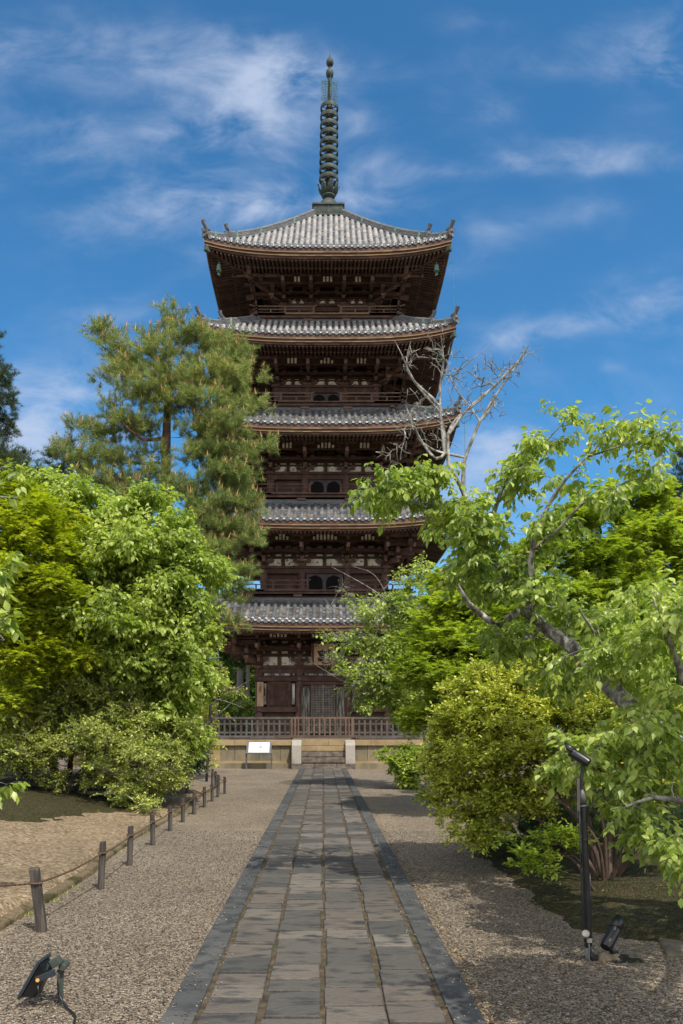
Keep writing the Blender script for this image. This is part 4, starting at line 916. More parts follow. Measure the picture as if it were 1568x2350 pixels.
# ------------------------------------------------------------------ spotlight pole at right
d = 5.85; base = P(1352, 2200, d)
sp_ = empty('spotlight_pole', tuple(base), 'thin black pole on the right carrying a tube spotlight and tied-on cables', 'lamp post')
X = lambda cx, cy, dd=0: P((1380 + cx * .26396) * .918, (1840 + cy * .26396) * .918, d + dd)
b = MB(); b.tube([X(350, 2160), X(348, 1990)], .026, 14); obj('plastic_foot', b, 'pipe_plastic', sp_, True)
b = MB(); b.tube([X(347, 2000), X(335, 1600), X(316, 1100), X(296, 620)], [.027, .026, .024, .023], 14); obj('pole', b, 'black_metal', sp_, 40)
b = MB(); b.tube([X(292, 640), X(288, 560), X(283, 505)], [.027, .024, .010], 12); b.tube([X(292, 668), X(291, 656)], .029, 14); obj('tape_wrap', b, 'grey_metal', sp_, True)
b = MB(); b.beam(X(252, 780, -.01), X(250, 400, -.01), .016, .02); obj('support_stake', b, 'post_wood', sp_)
b = MB(); b.tube([X(282, 505), X(280, 400), X(292, 320), X(290, 270)], .012, 8); b.beam(X(281, 480), X(281, 400), .035, .03); obj('neck', b, 'black_metal', sp_)
def spot(parent, a, c, r):
    a = np.array(a); c = np.array(c); u_ = (c - a) / np.linalg.norm(c - a)
    b = MB(); b.tube([a, a + u_ * .02, c - u_ * .03, c], [r * .88, r, r * 1.0, r * 1.03], 20, cap=False)
    L = np.linalg.norm(c - a)
    b.tube([a, a + u_ * .004], r * .88, 20); b.tube([c - u_ * .05, c - u_ * .045], r * .95, 20)
    obj('lamp_tube', b, 'black_metal', parent, 40)
    b = MB(); b.tube([c - u_ * .044, c - u_ * .04], r * .9, 20); obj('lens', b, 'grey_metal', parent)
    b = MB(); up = np.array([0, 0, 1.0]) - u_ * u_[2]; up /= np.linalg.norm(up); sd = np.cross(u_, up); m_ = 9; V = []
    for t in np.linspace(-1.5, 1.5, m_): q = up * math.cos(t) * r * 1.05 + sd * math.sin(t) * r * 1.05; V += [c - u_ * .02 + q, c + u_ * (.02 + .055 * max(0, math.cos(t))) + q]
    b.add(V, [(2 * i, 2 * i + 1, 2 * i + 3, 2 * i + 2) for i in range(m_ - 1)]); o = obj('visor', b, 'black_metal', parent, True); md = o.modifiers.new('s', 'SOLIDIFY'); md.thickness = .004
spot(sp_, X(350, 258, -.03), X(180, 150, .05), .034)
b = MB(); b.tube([X(318, 1885, -.03), X(322, 1870, -.055)], .026, 14); obj('junction_cover', b, 'pale_granite', sp_, 40)
b = MB(); b.box(*[v for v in (X(318, 0)[0], X(362, 0)[0])], d - .045, d - .025, X(0, 1945)[2], X(0, 1908)[2]); obj('label_tag', b, 'pale_granite', sp_)
b = MB(); b.tube([X(262, 700, -.03), X(268, 1100, -.02), X(285, 1500, -.03), X(300, 1850, -.03), X(312, 1950, -.03), X(355, 2010, -.04), X(360, 2080, -.04), X(400, 2150, -.05)], .006, 6)
b.tube([X(350, 1950, -.03), X(355, 2000, -.05), X(352, 2100, -.05), X(365, 2170, -.06), X(440, 2195, -.06)], .005, 6, 1)
for dz in (0, 30, 60): b.tube([X(365, 1990 + dz, -.04), X(400, 2070 + dz * .6, -.05), X(470, 2095 + dz * .5, -.06), X(560, 2070 + dz, -.05), X(630, 2040 + dz * .5, -.03)], .007, 6)
b.tube([X(300, 980, -.03), X(345, 1000, -.03)], .004, 5); b.tube([X(360, 1300, 0), X(368, 1600, 0), X(372, 1900, 0), X(368, 2100, -.02)], .006, 6)
obj('cable', b, ['black_metal', 'pipe_plastic'], sp_, True)

g0 = X(600, 2150, -.05)
gs = empty('ground_spotlight', (g0[0], g0[1], 0), 'black tube spotlight tilted up on a low wire base beside the thin pole', 'spotlight')
spot(gs, X(508, 2005, -.06), X(612, 1812, .03), .043)
b = MB(); b.tube([X(560, 2010, -.04), X(585, 2050, -.04), X(590, 2090, -.04)], [.02, .024, .02], 10); b.tube([X(590, 2125, -.04), X(592, 2085, -.04)], [.05, .035], 14); obj('swivel', b, 'black_metal', gs, 40)
b = MB()
for i in range(3): b.tube([X(590, 2125, -.04) + np.array([.05 * math.cos(a) * (1 + .12 * i), .05 * math.sin(a), .005 * i]) for a in np.arange(15) * PI / 7], .006, 5, cap=False)
cc = X(640, 2140, -.05); b.box(cc[0] - .06, cc[0] + .16, cc[1] - .06, cc[1] + .06, cc[2] - .004, cc[2] + .01); b.box(cc[0] - .02, cc[0] + .06, cc[1] - .03, cc[1] + .03, cc[2] + .01, cc[2] + .045)
for x_ in (-.04, .05, .14):
    for y_ in (-.05, .05): b.tube([(cc[0] + x_, cc[1] + y_, cc[2]), (cc[0] + x_, cc[1] + y_, -.02)], .004, 5)
obj('base_rack', b, 'black_metal', gs)
def rock(name, c, s, seed, lab_, mat='field_stone', cat='stone', group=None):
    import bmesh
    bm = bmesh.new(); bmesh.ops.create_icosphere(bm, subdivisions=3, radius=1)
    for v_ in bm.verts:
        q = mn.noise(v_.co * 1.3 + Vector((seed, 0, 0))); v_.co = v_.co * (1 + .35 * q); v_.co = Vector((v_.co.x * s[0], v_.co.y * s[1], v_.co.z * s[2]))
    me = bpy.data.meshes.new(name); bm.to_mesh(me); bm.free(); me.materials.append(MT[mat])
    for p_ in me.polygons: p_.use_smooth = True
    o = link(name, me); o.location = c; return tag(o, lab_, cat, group)
rock('stone', tuple(X(500, 2190, -.05) * np.array([1, 1, 0]) + np.array([0, 0, .025])), (.055, .05, .042), 1, 'small tan stone at the foot of the ground spotlight, next to the pole')
rock('stone', tuple(X(590, 2190, -.05) * np.array([1, 1, 0]) + np.array([0, 0, .02])), (.045, .04, .036), 5, 'smaller brown stone under the rack of the ground spotlight')
rock('mossy_stump', tuple(P(418, 1830, 19.5)), (.14, .14, .28), 9, 'squat dark mossy stump at the back edge of the left bed', 'cedar_bark', 'stump')
rock('stone', tuple(P(405, 1862, 16.0)), (.10, .09, .08), 3, 'small brown stone behind the rope at the edge of the left bed')

# fallen leaves and bits on gravel, path edge and moss
rng = np.random.default_rng(31); n = 5200
x_ = np.where(rng.random(n) < .25, rng.normal(.93, .05, n), np.where(rng.random(n) < .25, rng.uniform(-6, -2.4, n), rng.uniform(.9, 5, n))); y_ = 4 + 14 * rng.random(n) ** 1.5
z_l = np.array([max(0.0, hr_(a, b) if a > 1.3 and b > 4.7 else (hl(a, b) if a < -2.3 else 0.0)) for a, b in zip(x_, y_)]) + .012
a = rng.uniform(0, 6.28, n); V0 = np.stack([x_, y_, z_l], 1); s_ = rng.uniform(.010, .028, n); ax = np.stack([np.cos(a), np.sin(a), rng.normal(0, .15, n)], 1); sd = np.stack([-np.sin(a), np.cos(a), rng.normal(0, .25, n)], 1)
V = np.stack([V0, V0 + sd * s_[:, None] * .35 + ax * s_[:, None] * .5, V0 + ax * s_[:, None], V0 - sd * s_[:, None] * .35 + ax * s_[:, None] * .5], 1)
pm('litter', [(.05, .03, .012), (.16, .09, .035), (.26, .15, .05), (.30, .26, .10)], 5, rough=.8, island=.95)
tag(fastmesh('leaf_litter', V, [0, 1, 2, 3], [4], 4, 'litter'), kind='stuff')

# weeds and moss tufts along the kerb, in the path joints and on the beds; pebbles kicked onto the path
rng = np.random.default_rng(41)
def tufts(name, pts, mat, h, nb, spread):
    n = len(pts); c = np.repeat(pts, nb, 0) + np.concatenate([rng.normal(size=(n * nb, 2)) * spread, np.zeros((n * nb, 1))], 1); m = len(c)
    ax = rng.normal(size=(m, 3)) * np.array([.55, .55, .1]) + np.array([0, 0, 1.0]); ax /= np.linalg.norm(ax, axis=1)[:, None]; sd = np.cross(ax, rng.normal(size=(m, 3))); sd /= np.linalg.norm(sd, axis=1)[:, None]
    L = (h * rng.uniform(.4, 1.2, m))[:, None]; V = np.stack([c - sd * L * .10, c + sd * L * .10, c + ax * L * .6 + sd * L * .06, c + ax * L], 1)
    return tag(fastmesh(name, V, [0, 1, 2, 3], [4], 4, mat), kind='stuff')
def hz_(a, b): return max(0.0, hr_(a, b) if a > 1.3 and b > 4.7 else (hl(a, b) if a < -2.3 else 0.0))
y_ = 4.5 + 16 * rng.random(420) ** 1.3; x_ = np.array([left_edge(q) for q in y_]) + rng.normal(.06, .07, 420); k_ = np.array([fz(a, b, 1.3, 8) > .14 for a, b in zip(x_, y_)]); pk = np.stack([x_, y_, np.full(420, .01)], 1)[k_]
tufts('weeds', pk, 'leaf_olive', .035, 6, .02)
yj = 4 + 20 * rng.random(700) ** 1.6; xj = rng.choice([-.695, -.35, .003, .36, .69, .69, .69], 700) + rng.normal(0, .008, 700); k_ = np.array([fz(a, b, 1.1, 3) > .26 for a, b in zip(xj, yj)])
tufts('joint_moss', np.stack([xj, yj, np.full(700, .018)], 1)[k_], 'leaf_dark', .014, 12, .010)
n = 9000; x_ = np.where(rng.random(n) < .6, rng.uniform(1.7, 5.5, n), rng.uniform(-7.5, -3.4, n)); y_ = np.where(x_ > 0, 5.0 + 7 * rng.random(n) ** 1.2, rng.uniform(12, 20, n))
k_ = np.array([(a > 0 and hr_(a, b) > .02) or (a < 0 and math.hypot((a + 5.4) / 2.4, (b - 16.2) / 4.2) < .9) and fz(a, b, 2.2) > -.15 for a, b in zip(x_, y_)]); x_, y_ = x_[k_], y_[k_]
tufts('moss_tufts', np.stack([x_, y_, [hz_(a, b) + (.0 if a > 0 else .02) for a, b in zip(x_, y_)]], 1), 'leaf_dark', .016, 7, .014)
n = 1400; xx = np.sign(rng.random(n) - .5) * (.93 - .30 * rng.random(n) ** 2.5); yy_ = 4 + 9 * rng.random(n) ** 1.5; s = rng.uniform(.003, .007, n)
ico = np.array([(0, 0, 1), (1, 0, .15), (.31, .95, -.1), (-.81, .59, .2), (-.81, -.59, -.1), (.31, -.95, .15), (0, 0, -.9)]); V = ico[None] * s[:, None, None] * rng.uniform(.7, 1.3, (n, 7, 1)) + np.stack([xx, yy_, np.full(n, .037)], 1)[:, None]
lp = []
for i in range(5): lp += [0, 1 + i, 1 + (i + 1) % 5, 6, 1 + (i + 1) % 5, 1 + i]
tag(fastmesh('stray_pebbles', V, lp, [3] * 10, 7, 'pebble'), kind='stuff')
# ------------------------------------------------------------------ trees
def catmull(pts, step):
    pts = np.array(pts, float); q = np.vstack([2 * pts[0] - pts[1], pts, 2 * pts[-1] - pts[-2]]); out = []
    for i in range(1, len(q) - 2):
        n = max(2, int(np.linalg.norm(q[i + 1][:3] - q[i][:3]) / step))
        for k in range(n):
            t = k / n; out.append(.5 * ((2 * q[i]) + (-q[i - 1] + q[i + 1]) * t + (2 * q[i - 1] - 5 * q[i] + 4 * q[i + 1] - q[i + 2]) * t * t + (-q[i - 1] + 3 * q[i] - 3 * q[i + 1] + q[i + 2]) * t ** 3))
    out.append(pts[-1]); return np.array(out)
def unit(v): return v / (np.linalg.norm(v, axis=-1, keepdims=True) + 1e-9)
def lobe_points(lobes, n, rng, power=.5, pads=0, padr=(.42, .42, .16)):
    # lobes: (x, y, depth, rx_px, ry_px, rdepth_m[, weight])
    C = []; S = []; Wt = []
    for l in lobes:
        x, y, d, rx, ry, rd = l[:6]; w_ = l[6] if len(l) > 6 else 1
        C.append(P(x, y, d)); s = np.array([rx / FPX * d, rd, ry / FPX * d]); S.append(s); Wt.append(w_ * (s.prod() ** .72))
    C, S, Wt = np.array(C), np.array(S), np.array(Wt); i = rng.choice(len(C), n, p=Wt / Wt.sum())
    v = unit(rng.normal(size=(n, 3))); r = rng.random(n) ** power
    p = C[i] + v * r[:, None] * S[i]
    if pads:                                               # gather the tips in flat, layered sprays inside each lobe
        m = max(len(C) * 2, int(n / pads)); j = rng.choice(len(C), m, p=Wt / Wt.sum()); vv = unit(rng.normal(size=(m, 3))); pc = C[j] + vv * (rng.random(m) ** .4)[:, None] * S[j] * .85
        for q in range(len(C)):
            a = np.nonzero(i == q)[0]; b = np.nonzero(j == q)[0]
            if len(a) and len(b): 
                k = rng.choice(b, len(a)); p[a] = pc[k] + np.clip(rng.normal(size=(len(a), 3)), -2.4, 2.4) * S[q] * np.array(padr) * .6
    return p[p[:, 2] > .12]
def grow(polys, tips, rng, step, wig=.12, rise=.15, minang=0):
    pos = []; par = []; rad = []
    for poly in polys:
        a = catmull(poly, step)
        p3, rr = a[:, :3], a[:, 3]
        if not pos: prev = -1
        else: prev = int(np.argmin(np.linalg.norm(np.array(pos) - p3[0], axis=1)))
        for q, r in zip(p3, rr):
            if prev >= 0 and np.linalg.norm(pos[prev] - q) < step * .3: continue
            pos.append(q); par.append(prev); rad.append(r); prev = len(pos) - 1
    nsk = len(pos)
    N_ = nsk + len(tips) * 12 + 10; A = np.zeros((N_, 3)); A[:nsk] = pos; n = nsk; D = np.zeros((N_, 3))
    for i in range(nsk): D[i] = unit(A[i] - A[par[i]]) if par[i] >= 0 else (0, 0, 1)
    sk = A[:nsk]; dist = np.array([np.min(np.linalg.norm(sk - t, axis=1)) for t in tips]); isin = []
    for ti in np.argsort(dist):
        t = tips[ti]; dv = t - A[:n]; dd = np.sqrt((dv ** 2).sum(1)); al = (dv * D[:n]).sum(1) / (dd + 1e-6)
        cost = dd * (1.25 - .35 * al); 
        j = int(np.argmin(cost)); L = dd[j]
        if L < step * .35: continue
        m = min(10, max(1, int(round(L / step)))); p0 = A[j]; d0 = D[j]; prev = j
        if n + m >= N_: break
        off = rng.normal(size=3) * L * wig
        for k in range(1, m + 1):
            f = k / m; b = f * (1 - f); q = p0 + (t - p0) * f + d0 * L * .35 * b + off * b * 1.6 + np.array([0, 0, rise * L * b]) + (rng.normal(size=3) * step * .10 if k < m else 0)
            A[n] = q; D[n] = unit(q - A[prev]); par.append(prev); rad.append(0); prev = n; n += 1
        isin.append(prev)
    return A[:n], D[:n], np.array(par), np.array(rad), np.array(isin), nsk
def branch_tubes(A, D, par, R, sides, sel):
    idx = np.nonzero(sel)[0]; idx = idx[par[idx] >= 0]
    if not len(idx): return None
    pa = par[idx]
    # main child of each node = thickest
    order = np.argsort(R[idx]); mc = {}
    for i in idx[order]: mc[par[i]] = i
    main = np.array([mc[p] == i for p, i in zip(pa, idx)])
    d1 = D[idx]; d0 = np.where(main[:, None], D[pa], d1); r1 = R[idx]; r0 = np.where(main, R[pa], np.minimum(R[pa], r1 * 1.25)); r0 = np.where(main & (par[pa] < 0), R[pa] * 1.0, r0); r0 = np.minimum(r0, r1 * 2.2)
    def ring(c, d, r):
        ref = np.array([.31, .17, .05]) + 0 * d; ref[:] = np.where(np.abs((d * unit(np.array([.9, .4, .15]))).sum(1, keepdims=True)) > .92, np.array([.1, -.3, .9]), np.array([.9, .4, .15]))
        a = unit(np.cross(d, ref)); b = np.cross(d, a); th = np.arange(sides) * 2 * PI / sides
        return c[:, None] + r[:, None, None] * (np.cos(th)[None, :, None] * a[:, None] + np.sin(th)[None, :, None] * b[:, None])
    V = np.concatenate([ring(A[pa], d0, r0), ring(A[idx], d1, r1)], 1)
    lp = []
    for j in range(sides): lp += [j, (j + 1) % sides, sides + (j + 1) % sides, sides + j]
    return V, lp, [4] * sides, 2 * sides
TL = {
 'rhomb': (np.array([(0, 0, 0), (.32, .42, .06), (0, 1, -.10), (-.32, .42, .06)]), [0, 1, 2, 0, 2, 3], [3, 3]),
 'ovate': (np.array([(0, 0, 0), (.27, .25, .05), (.31, .52, .06), (.14, .84, .0), (0, 1.08, -.14), (-.14, .84, .0), (-.31, .52, .06), (-.27, .25, .05), (0, .28, 0), (0, .56, -.01)]),
           [0, 1, 8, 8, 1, 2, 9, 9, 2, 3, 4, 0, 8, 7, 8, 9, 6, 7, 9, 4, 5, 6], [3, 4, 4, 3, 4, 4]),
 'maple': (np.array([(0, 0, 0)] + [q for a, l in ((-105, .62), (-52, .9), (0, 1.0), (52, .9), (105, .62)) for q in ((l * math.sin(R_(a)), .2 + l * .8 * math.cos(R_(a)), -.10 * l), (.26 * math.sin(R_(a + 26)), .2 + .26 * math.cos(R_(a + 26)), .02))][:-1]),
           [0, 1, 2, 0, 2, 3, 0, 3, 4, 0, 4, 5, 0, 5, 6, 0, 6, 7, 0, 7, 8, 0, 8, 9], [3] * 8),
 'needle': (np.array([(-.030, 0, 0), (.030, 0, 0), (0, 1, 0)]), [0, 1, 2], [3]),
 'candle': (np.array([(-.06, 0, -.035), (.06, 0, -.035), (0, 0, .07), (0, 1, 0)]), [0, 1, 3, 1, 2, 3, 2, 0, 3], [3, 3, 3]),
}
def place_leaves(name, Pp, ax, nr, size, kind, mat, parent):
    T, lp, sz = TL[kind]; ax = unit(ax); nr = unit(nr - (nr * ax).sum(1, keepdims=True) * ax); sd = np.cross(ax, nr)
    V = Pp[:, None] + size[:, None, None] * (T[None, :, 0, None] * sd[:, None] + T[None, :, 1, None] * ax[:, None] + T[None, :, 2, None] * nr[:, None])
    return fastmesh(name, V, lp, sz, len(T), mat, parent)
def tree(name, label, cat, seed, polys, lobes, ntips, step=.3, power=.5, rtip=.006, thick=.03, bark='bark', leaf='rhomb', lmat='leaf_fresh', lsize=.06, nleaf=20, twig=.3, ntw=3, droop=.3, flat=0.0,
         bare=0.0, sides=9, exp=2.3, wig=.12, rise=.15, group=None, mode='leaf', upb=.15, candle=.5, extra_tips=None, vary=.42, bud=0, wood=True, pads=6, padr=(.46, .46, .17), bark2=None):
    rng = np.random.default_rng(seed)
    tips = lobe_points(lobes, ntips, rng, power, pads, padr) if lobes else np.zeros((0, 3))
    if extra_tips is not None: tips = np.vstack([tips, extra_tips])
    pl = [[(*P(x, y, d), r) for x, y, d, r in poly] for poly in polys]
    A, D, par, rad, ends, nsk = grow(pl, tips, rng, step, wig, rise)
    n = len(A); nch = np.zeros(n); acc = np.zeros(n)
    for i in range(n - 1, -1, -1):
        if nch[i] == 0: acc[i] = 1
        if par[i] >= 0: acc[par[i]] += acc[i]; nch[par[i]] += 1
    R = np.maximum(rtip * acc ** (1 / exp), rad); R[nsk:] = np.minimum(R[nsk:], .6 * max(rad.max(), .02))
    for i in range(nsk, n): R[i] = min(R[i], R[par[i]] * .98)
    root = empty(name, (A[0][0], A[0][1], max(0, A[0][2])), label, cat, group)
    if wood:
        q = branch_tubes(A, D, par, R, sides, (R > thick))
        if q: fastmesh('trunk', *q, bark, root, True)
        q = branch_tubes(A, D, par, R, 5, (R <= thick))
        if q: fastmesh('branch', *q, bark2 or bark, root, True)
    e = ends if len(ends) else np.array([n - 1]); e = np.concatenate([e, rng.choice(np.arange(nsk, n), len(e) // 2)]) if mode == 'leaf' else e
    if bare:
        lowx = A[e]; keep = rng.random(len(e)) > (bare(A[e]) if callable(bare) else bare)
    else: keep = np.ones(len(e), bool)
    E0 = A[e]; Ed = D[e]
    k = ntw; T0 = np.repeat(E0, k, 0); Td = np.repeat(Ed, k, 0); kp = np.repeat(keep, k)
    rn = rng.normal(size=T0.shape); rn[:, 2] *= (.55 if flat else .8); Td = unit(Td * .7 + rn * .75 + np.array([0, 0, upb])); L = twig * rng.uniform(.55, 1.15, len(T0))
    bend = np.array([0, 0, -.18]) * (1 if mode == 'leaf' else -.6)
    T1 = T0 + Td * L[:, None] * .55; T2 = T1 + unit(Td + bend * 2) * L[:, None] * .5
    if wood and mode == 'leaf':
        rt_ = rtip * .55; n2 = len(T0); a2 = np.vstack([T0, T1, T2]); p2 = np.concatenate([-np.ones(n2, int), np.arange(n2), np.arange(n2) + n2]); d2 = np.vstack([Td, unit(T1 - T0), unit(T2 - T1)]); r2 = np.concatenate([np.full(n2, rt_ * 1.2), np.full(n2, rt_), np.full(n2, rt_ * .5)])
        q = branch_tubes(a2, d2, p2, r2, 3, np.ones(3 * n2, bool)); fastmesh('twig', *q, bark2 or bark, root, True)
    if nleaf <= 0: return root
    T0, T1, T2, Td, L = T0[kp], T1[kp], T2[kp], Td[kp], L[kp]; nt_ = len(T0)
    if mode == 'leaf':
        m = nleaf; f = (np.arange(m) + .6) / m; f = np.tile(f, (nt_, 1)) + rng.normal(size=(nt_, m)) * .04; f = np.clip(f, .05, 1.05)
        Q = np.where(f[..., None] < .5, T0[:, None] + (T1 - T0)[:, None] * f[..., None] * 2, T1[:, None] + (T2 - T1)[:, None] * (f[..., None] * 2 - 1))
        s_ = np.where(np.arange(m) % 2 == 0, 1.0, -1.0)[None, :, None]
        h = unit(np.cross(Td, np.array([0, 0, 1.0]) + rng.normal(size=Td.shape) * .25))[:, None] * s_
        ax = h * .75 + Td[:, None] * .65 + rng.normal(size=Q.shape) * .28; ax[..., 2] -= droop * rng.uniform(.5, 1.5, ax.shape[:2])
        nr = np.array([0, 0, 1.0]) + rng.normal(size=Q.shape) * (.22 if flat else .42)
        size = lsize * rng.uniform(1 - vary, 1 + vary, (nt_, m))
        Q = Q + unit(ax) * lsize * .15
        Q, ax, nr, size = Q.reshape(-1, 3), ax.reshape(-1, 3), nr.reshape(-1, 3), size.ravel()
        place_leaves('foliage', Q, ax, nr, size, leaf, lmat, root)
        if bud:
            i = rng.choice(len(T2), min(len(T2), bud)); a = rng.normal(size=(len(i), 3)) + np.array([0, 0, .5]); place_leaves('bud', T2[i], a, rng.normal(size=a.shape), np.full(len(i), lsize * .32), 'candle' if leaf != 'ovate' else 'ovate', 'bud_red', root)
    else:                                                  # pine: tufts of needles along each shoot
        m = 4; f = np.linspace(.25, 1, m); C = T0[:, None] + (T2 - T0)[:, None] * f[None, :, None]; C = C.reshape(-1, 3); dr = np.repeat(unit(T2 - T0), m, 0)
        nn = nleaf; ax = dr[:, None] * .7 + unit(rng.normal(size=(len(C), nn, 3))) * .95 + np.array([0, 0, .30]); Q = np.repeat(C, nn, 0); ax = ax.reshape(-1, 3)
        Q = Q + rng.normal(size=Q.shape) * lsize * .12
        place_leaves('foliage', Q, ax, rng.normal(size=ax.shape), lsize * rng.uniform(.7, 1.15, len(Q)), 'needle', lmat, root)
        if candle:
            i = np.nonzero(rng.random(nt_) < candle)[0]; c = np.repeat(T2[i], 2, 0) + rng.normal(size=(2 * len(i), 3)) * .02; a = rng.normal(size=c.shape) * .22 + np.array([0, 0, 1.0])
            place_leaves('candle', c, a, rng.normal(size=a.shape), lsize * rng.uniform(.6, 1.5, len(c)), 'candle', 'candle', root)
    return root
def gy_(d): return HY + FPX * CAMH / d                       # picture height of the ground at a distance

# ---- left side
tree('pine_tree', 'tall green pine with orange candles rising behind the left trees, before the pagoda', 'tree', 11,
     [[(385, gy_(24), 24, .26), (382, 1600, 24, .23), (378, 1300, 24, .19), (380, 1100, 24, .15), (384, 950, 24, .11), (390, 830, 24, .06), (397, 730, 24, .025)],
      [(378, 1000, 24, .06), (330, 1010, 23.6, .045), (270, 960, 23.4, .02)], [(380, 930, 24, .06), (440, 890, 24, .04), (520, 850, 24, .02)], [(379, 1150, 24, .07), (440, 1120, 23.8, .05), (540, 1060, 23.6, .02)],
      [(383, 1450, 24, .06), (450, 1440, 23.4, .04), (530, 1420, 23.2, .015)], [(380, 1250, 24, .06), (450, 1190, 23.6, .04), (550, 1170, 23.4, .015)], [(380, 1180, 24, .07), (320, 1130, 24, .04), (240, 1080, 24, .02)], [(382, 860, 24, .05), (330, 800, 24, .03), (255, 775, 24, .015)], [(378, 1300, 24, .07), (470, 1230, 23.4, .05), (560, 1240, 23.3, .02)],
      [(379, 1400, 24, .07), (480, 1360, 23.4, .045), (570, 1320, 23.2, .02)], [(379, 1060, 24, .05), (300, 1060, 24.8, .03), (200, 1000, 24.6, .015)]],
     [(396, 722, 24, 16, 22, .35), (396, 755, 24, 30, 16, .45), (350, 778, 24, 26, 12, .5), (248, 765, 24, 26, 16, .5), (275, 790, 24, 34, 12, .6), (300, 822, 24, 60, 15, .9), (440, 790, 24, 60, 16, 1.0), (470, 765, 23.8, 30, 12, .5), (530, 805, 23.8, 52, 16, .8), (560, 830, 24, 34, 16, .6), (380, 830, 23.8, 60, 18, .9),
      (290, 872, 24, 60, 14, .9), (400, 880, 23.6, 80, 18, 1.1), (500, 870, 23.6, 80, 20, 1.1), (350, 915, 23.8, 80, 16, 1), (260, 940, 24, 34, 10, .6), (560, 935, 23.6, 44, 14, .6), (470, 935, 23.4, 70, 18, 1), (195, 985, 24.2, 26, 10, .5), (235, 1000, 24.2, 50, 14, .8), (300, 975, 23.8, 60, 14, .9), (510, 985, 23.5, 60, 20, .9),
      (150, 1045, 25, 40, 14, .5), (240, 1060, 24, 80, 16, 1.0), (320, 1040, 23.8, 60, 12, .8, .6), (560, 1045, 23.5, 44, 16, .7), (605, 1028, 23.4, 26, 9, .5), (480, 1050, 23.5, 60, 20, 1), (250, 1110, 24.2, 80, 18, 1, .8), (380, 1120, 23.4, 70, 14, .8, .5), (530, 1100, 23.5, 60, 20, 1.0, 1.2), (450, 1130, 23.4, 60, 20, .9),
      (545, 1160, 23.4, 50, 18, .8, 1.3), (470, 1185, 23.4, 60, 20, .9, 1.3), (570, 1195, 23.4, 26, 12, .4, 1.2), (520, 1225, 23.3, 60, 16, .8, 1.3), (575, 1250, 23.2, 28, 12, .4, 1.3), (480, 1265, 23.3, 50, 20, .8, 1.3), (555, 1310, 23.2, 40, 16, .6, 1.4), (500, 1335, 23.2, 50, 18, .7, 1.4), (545, 1350, 23.2, 30, 12, .5, 1.3), (510, 1385, 23.2, 36, 18, .6, 1.3), (470, 1420, 23.3, 44, 18, .6, 1.2), (520, 1430, 23.2, 30, 12, .4, 1.2), (430, 1450, 23.4, 50, 18, .7), (300, 1160, 24, 60, 30, 1, .6), (345, 985, 23.8, 50, 14, .7, .5), (430, 1000, 23.6, 50, 14, .7, .5), (395, 1075, 23.4, 60, 12, .6, .35), (350, 1100, 23.8, 60, 14, .7, .5), (370, 945, 23.6, 50, 14, .6, .6)],
     2300, step=.35, power=.45, rtip=.0042, thick=.045, bark='pine_bark', mode='pine', lmat='needle', lsize=.15, nleaf=20, twig=.34, ntw=3, exp=2.25, upb=.5, candle=.45, rise=.05, pads=5)
tree('pine_tree', 'small dark pine top poking up left of the tall pine', 'tree', 12, [[(165, gy_(33), 33, .2), (165, 1300, 33, .14), (163, 1000, 33, .03)]],
     [(166, 1005, 33, 12, 14, .4), (172, 1022, 33, 14, 14, .4), (160, 1045, 33, 18, 14, .5), (122, 1050, 32, 18, 12, .4), (180, 1075, 33, 60, 24, 1), (100, 1110, 32, 60, 40, 1)], 150, step=.4, rtip=.006, bark='pine_bark', mode='pine', lmat='needle_dark', lsize=.2, nleaf=18, twig=.35, ntw=3, candle=0)
tree('cedar_tree', 'tall dark cedar cut by the left edge of the photo', 'tree', 13, [[(-20, gy_(30), 30, .35), (-20, 1200, 30, .25), (-22, 700, 30, .04)]],
     [(-25, 780, 30, 26, 60, .6), (-20, 860, 30, 44, 70, .9), (-15, 950, 30, 48, 60, 1.1), (-10, 1030, 30, 52, 60, 1.3), (30, 1075, 29, 50, 34, 1), (60, 1115, 29, 60, 40, 1.2)], 420, step=.4, rtip=.006, bark='pine_bark', mode='pine', lmat='needle_dark', lsize=.17, nleaf=22, twig=.38, ntw=3, candle=0, upb=0)
tree('yellow_maple', 'yellow-green maple filling the upper left corner of the foliage', 'tree', 14,
     [[(-40, gy_(15.8), 15.8, .14), (-20, 1650, 15.8, .12), (20, 1450, 15.8, .09), (60, 1280, 15.8, .05), (90, 1180, 15.8, .02)], [(0, 1560, 15.8, .07), (80, 1420, 15.4, .04), (130, 1360, 15.3, .02)], [(-20, 1650, 15.8, .08), (-60, 1400, 15.8, .05), (-40, 1200, 15.8, .02)]],
     [(30, 1165, 15.8, 80, 48, .9), (110, 1190, 15.6, 70, 40, .9), (60, 1250, 15.2, 100, 50, 1.0), (150, 1270, 15.6, 50, 36, .7), (20, 1340, 15.0, 90, 50, 1.0), (120, 1350, 15.1, 70, 34, .8), (10, 1440, 15.2, 80, 50, .9), (130, 1430, 15.3, 60, 30, .7), (-60, 1300, 15.8, 80, 150, 1.2), (50, 1520, 15.2, 90, 40, .8), (150, 1500, 15.4, 60, 34, .7), (0, 1600, 15.2, 60, 36, .7, .7)],
     1500, step=.3, leaf='maple', lmat='leaf_yellowmaple', lsize=.068, nleaf=9, twig=.32, ntw=5, droop=.05, flat=1, rtip=.003, upb=.0, thick=.02)
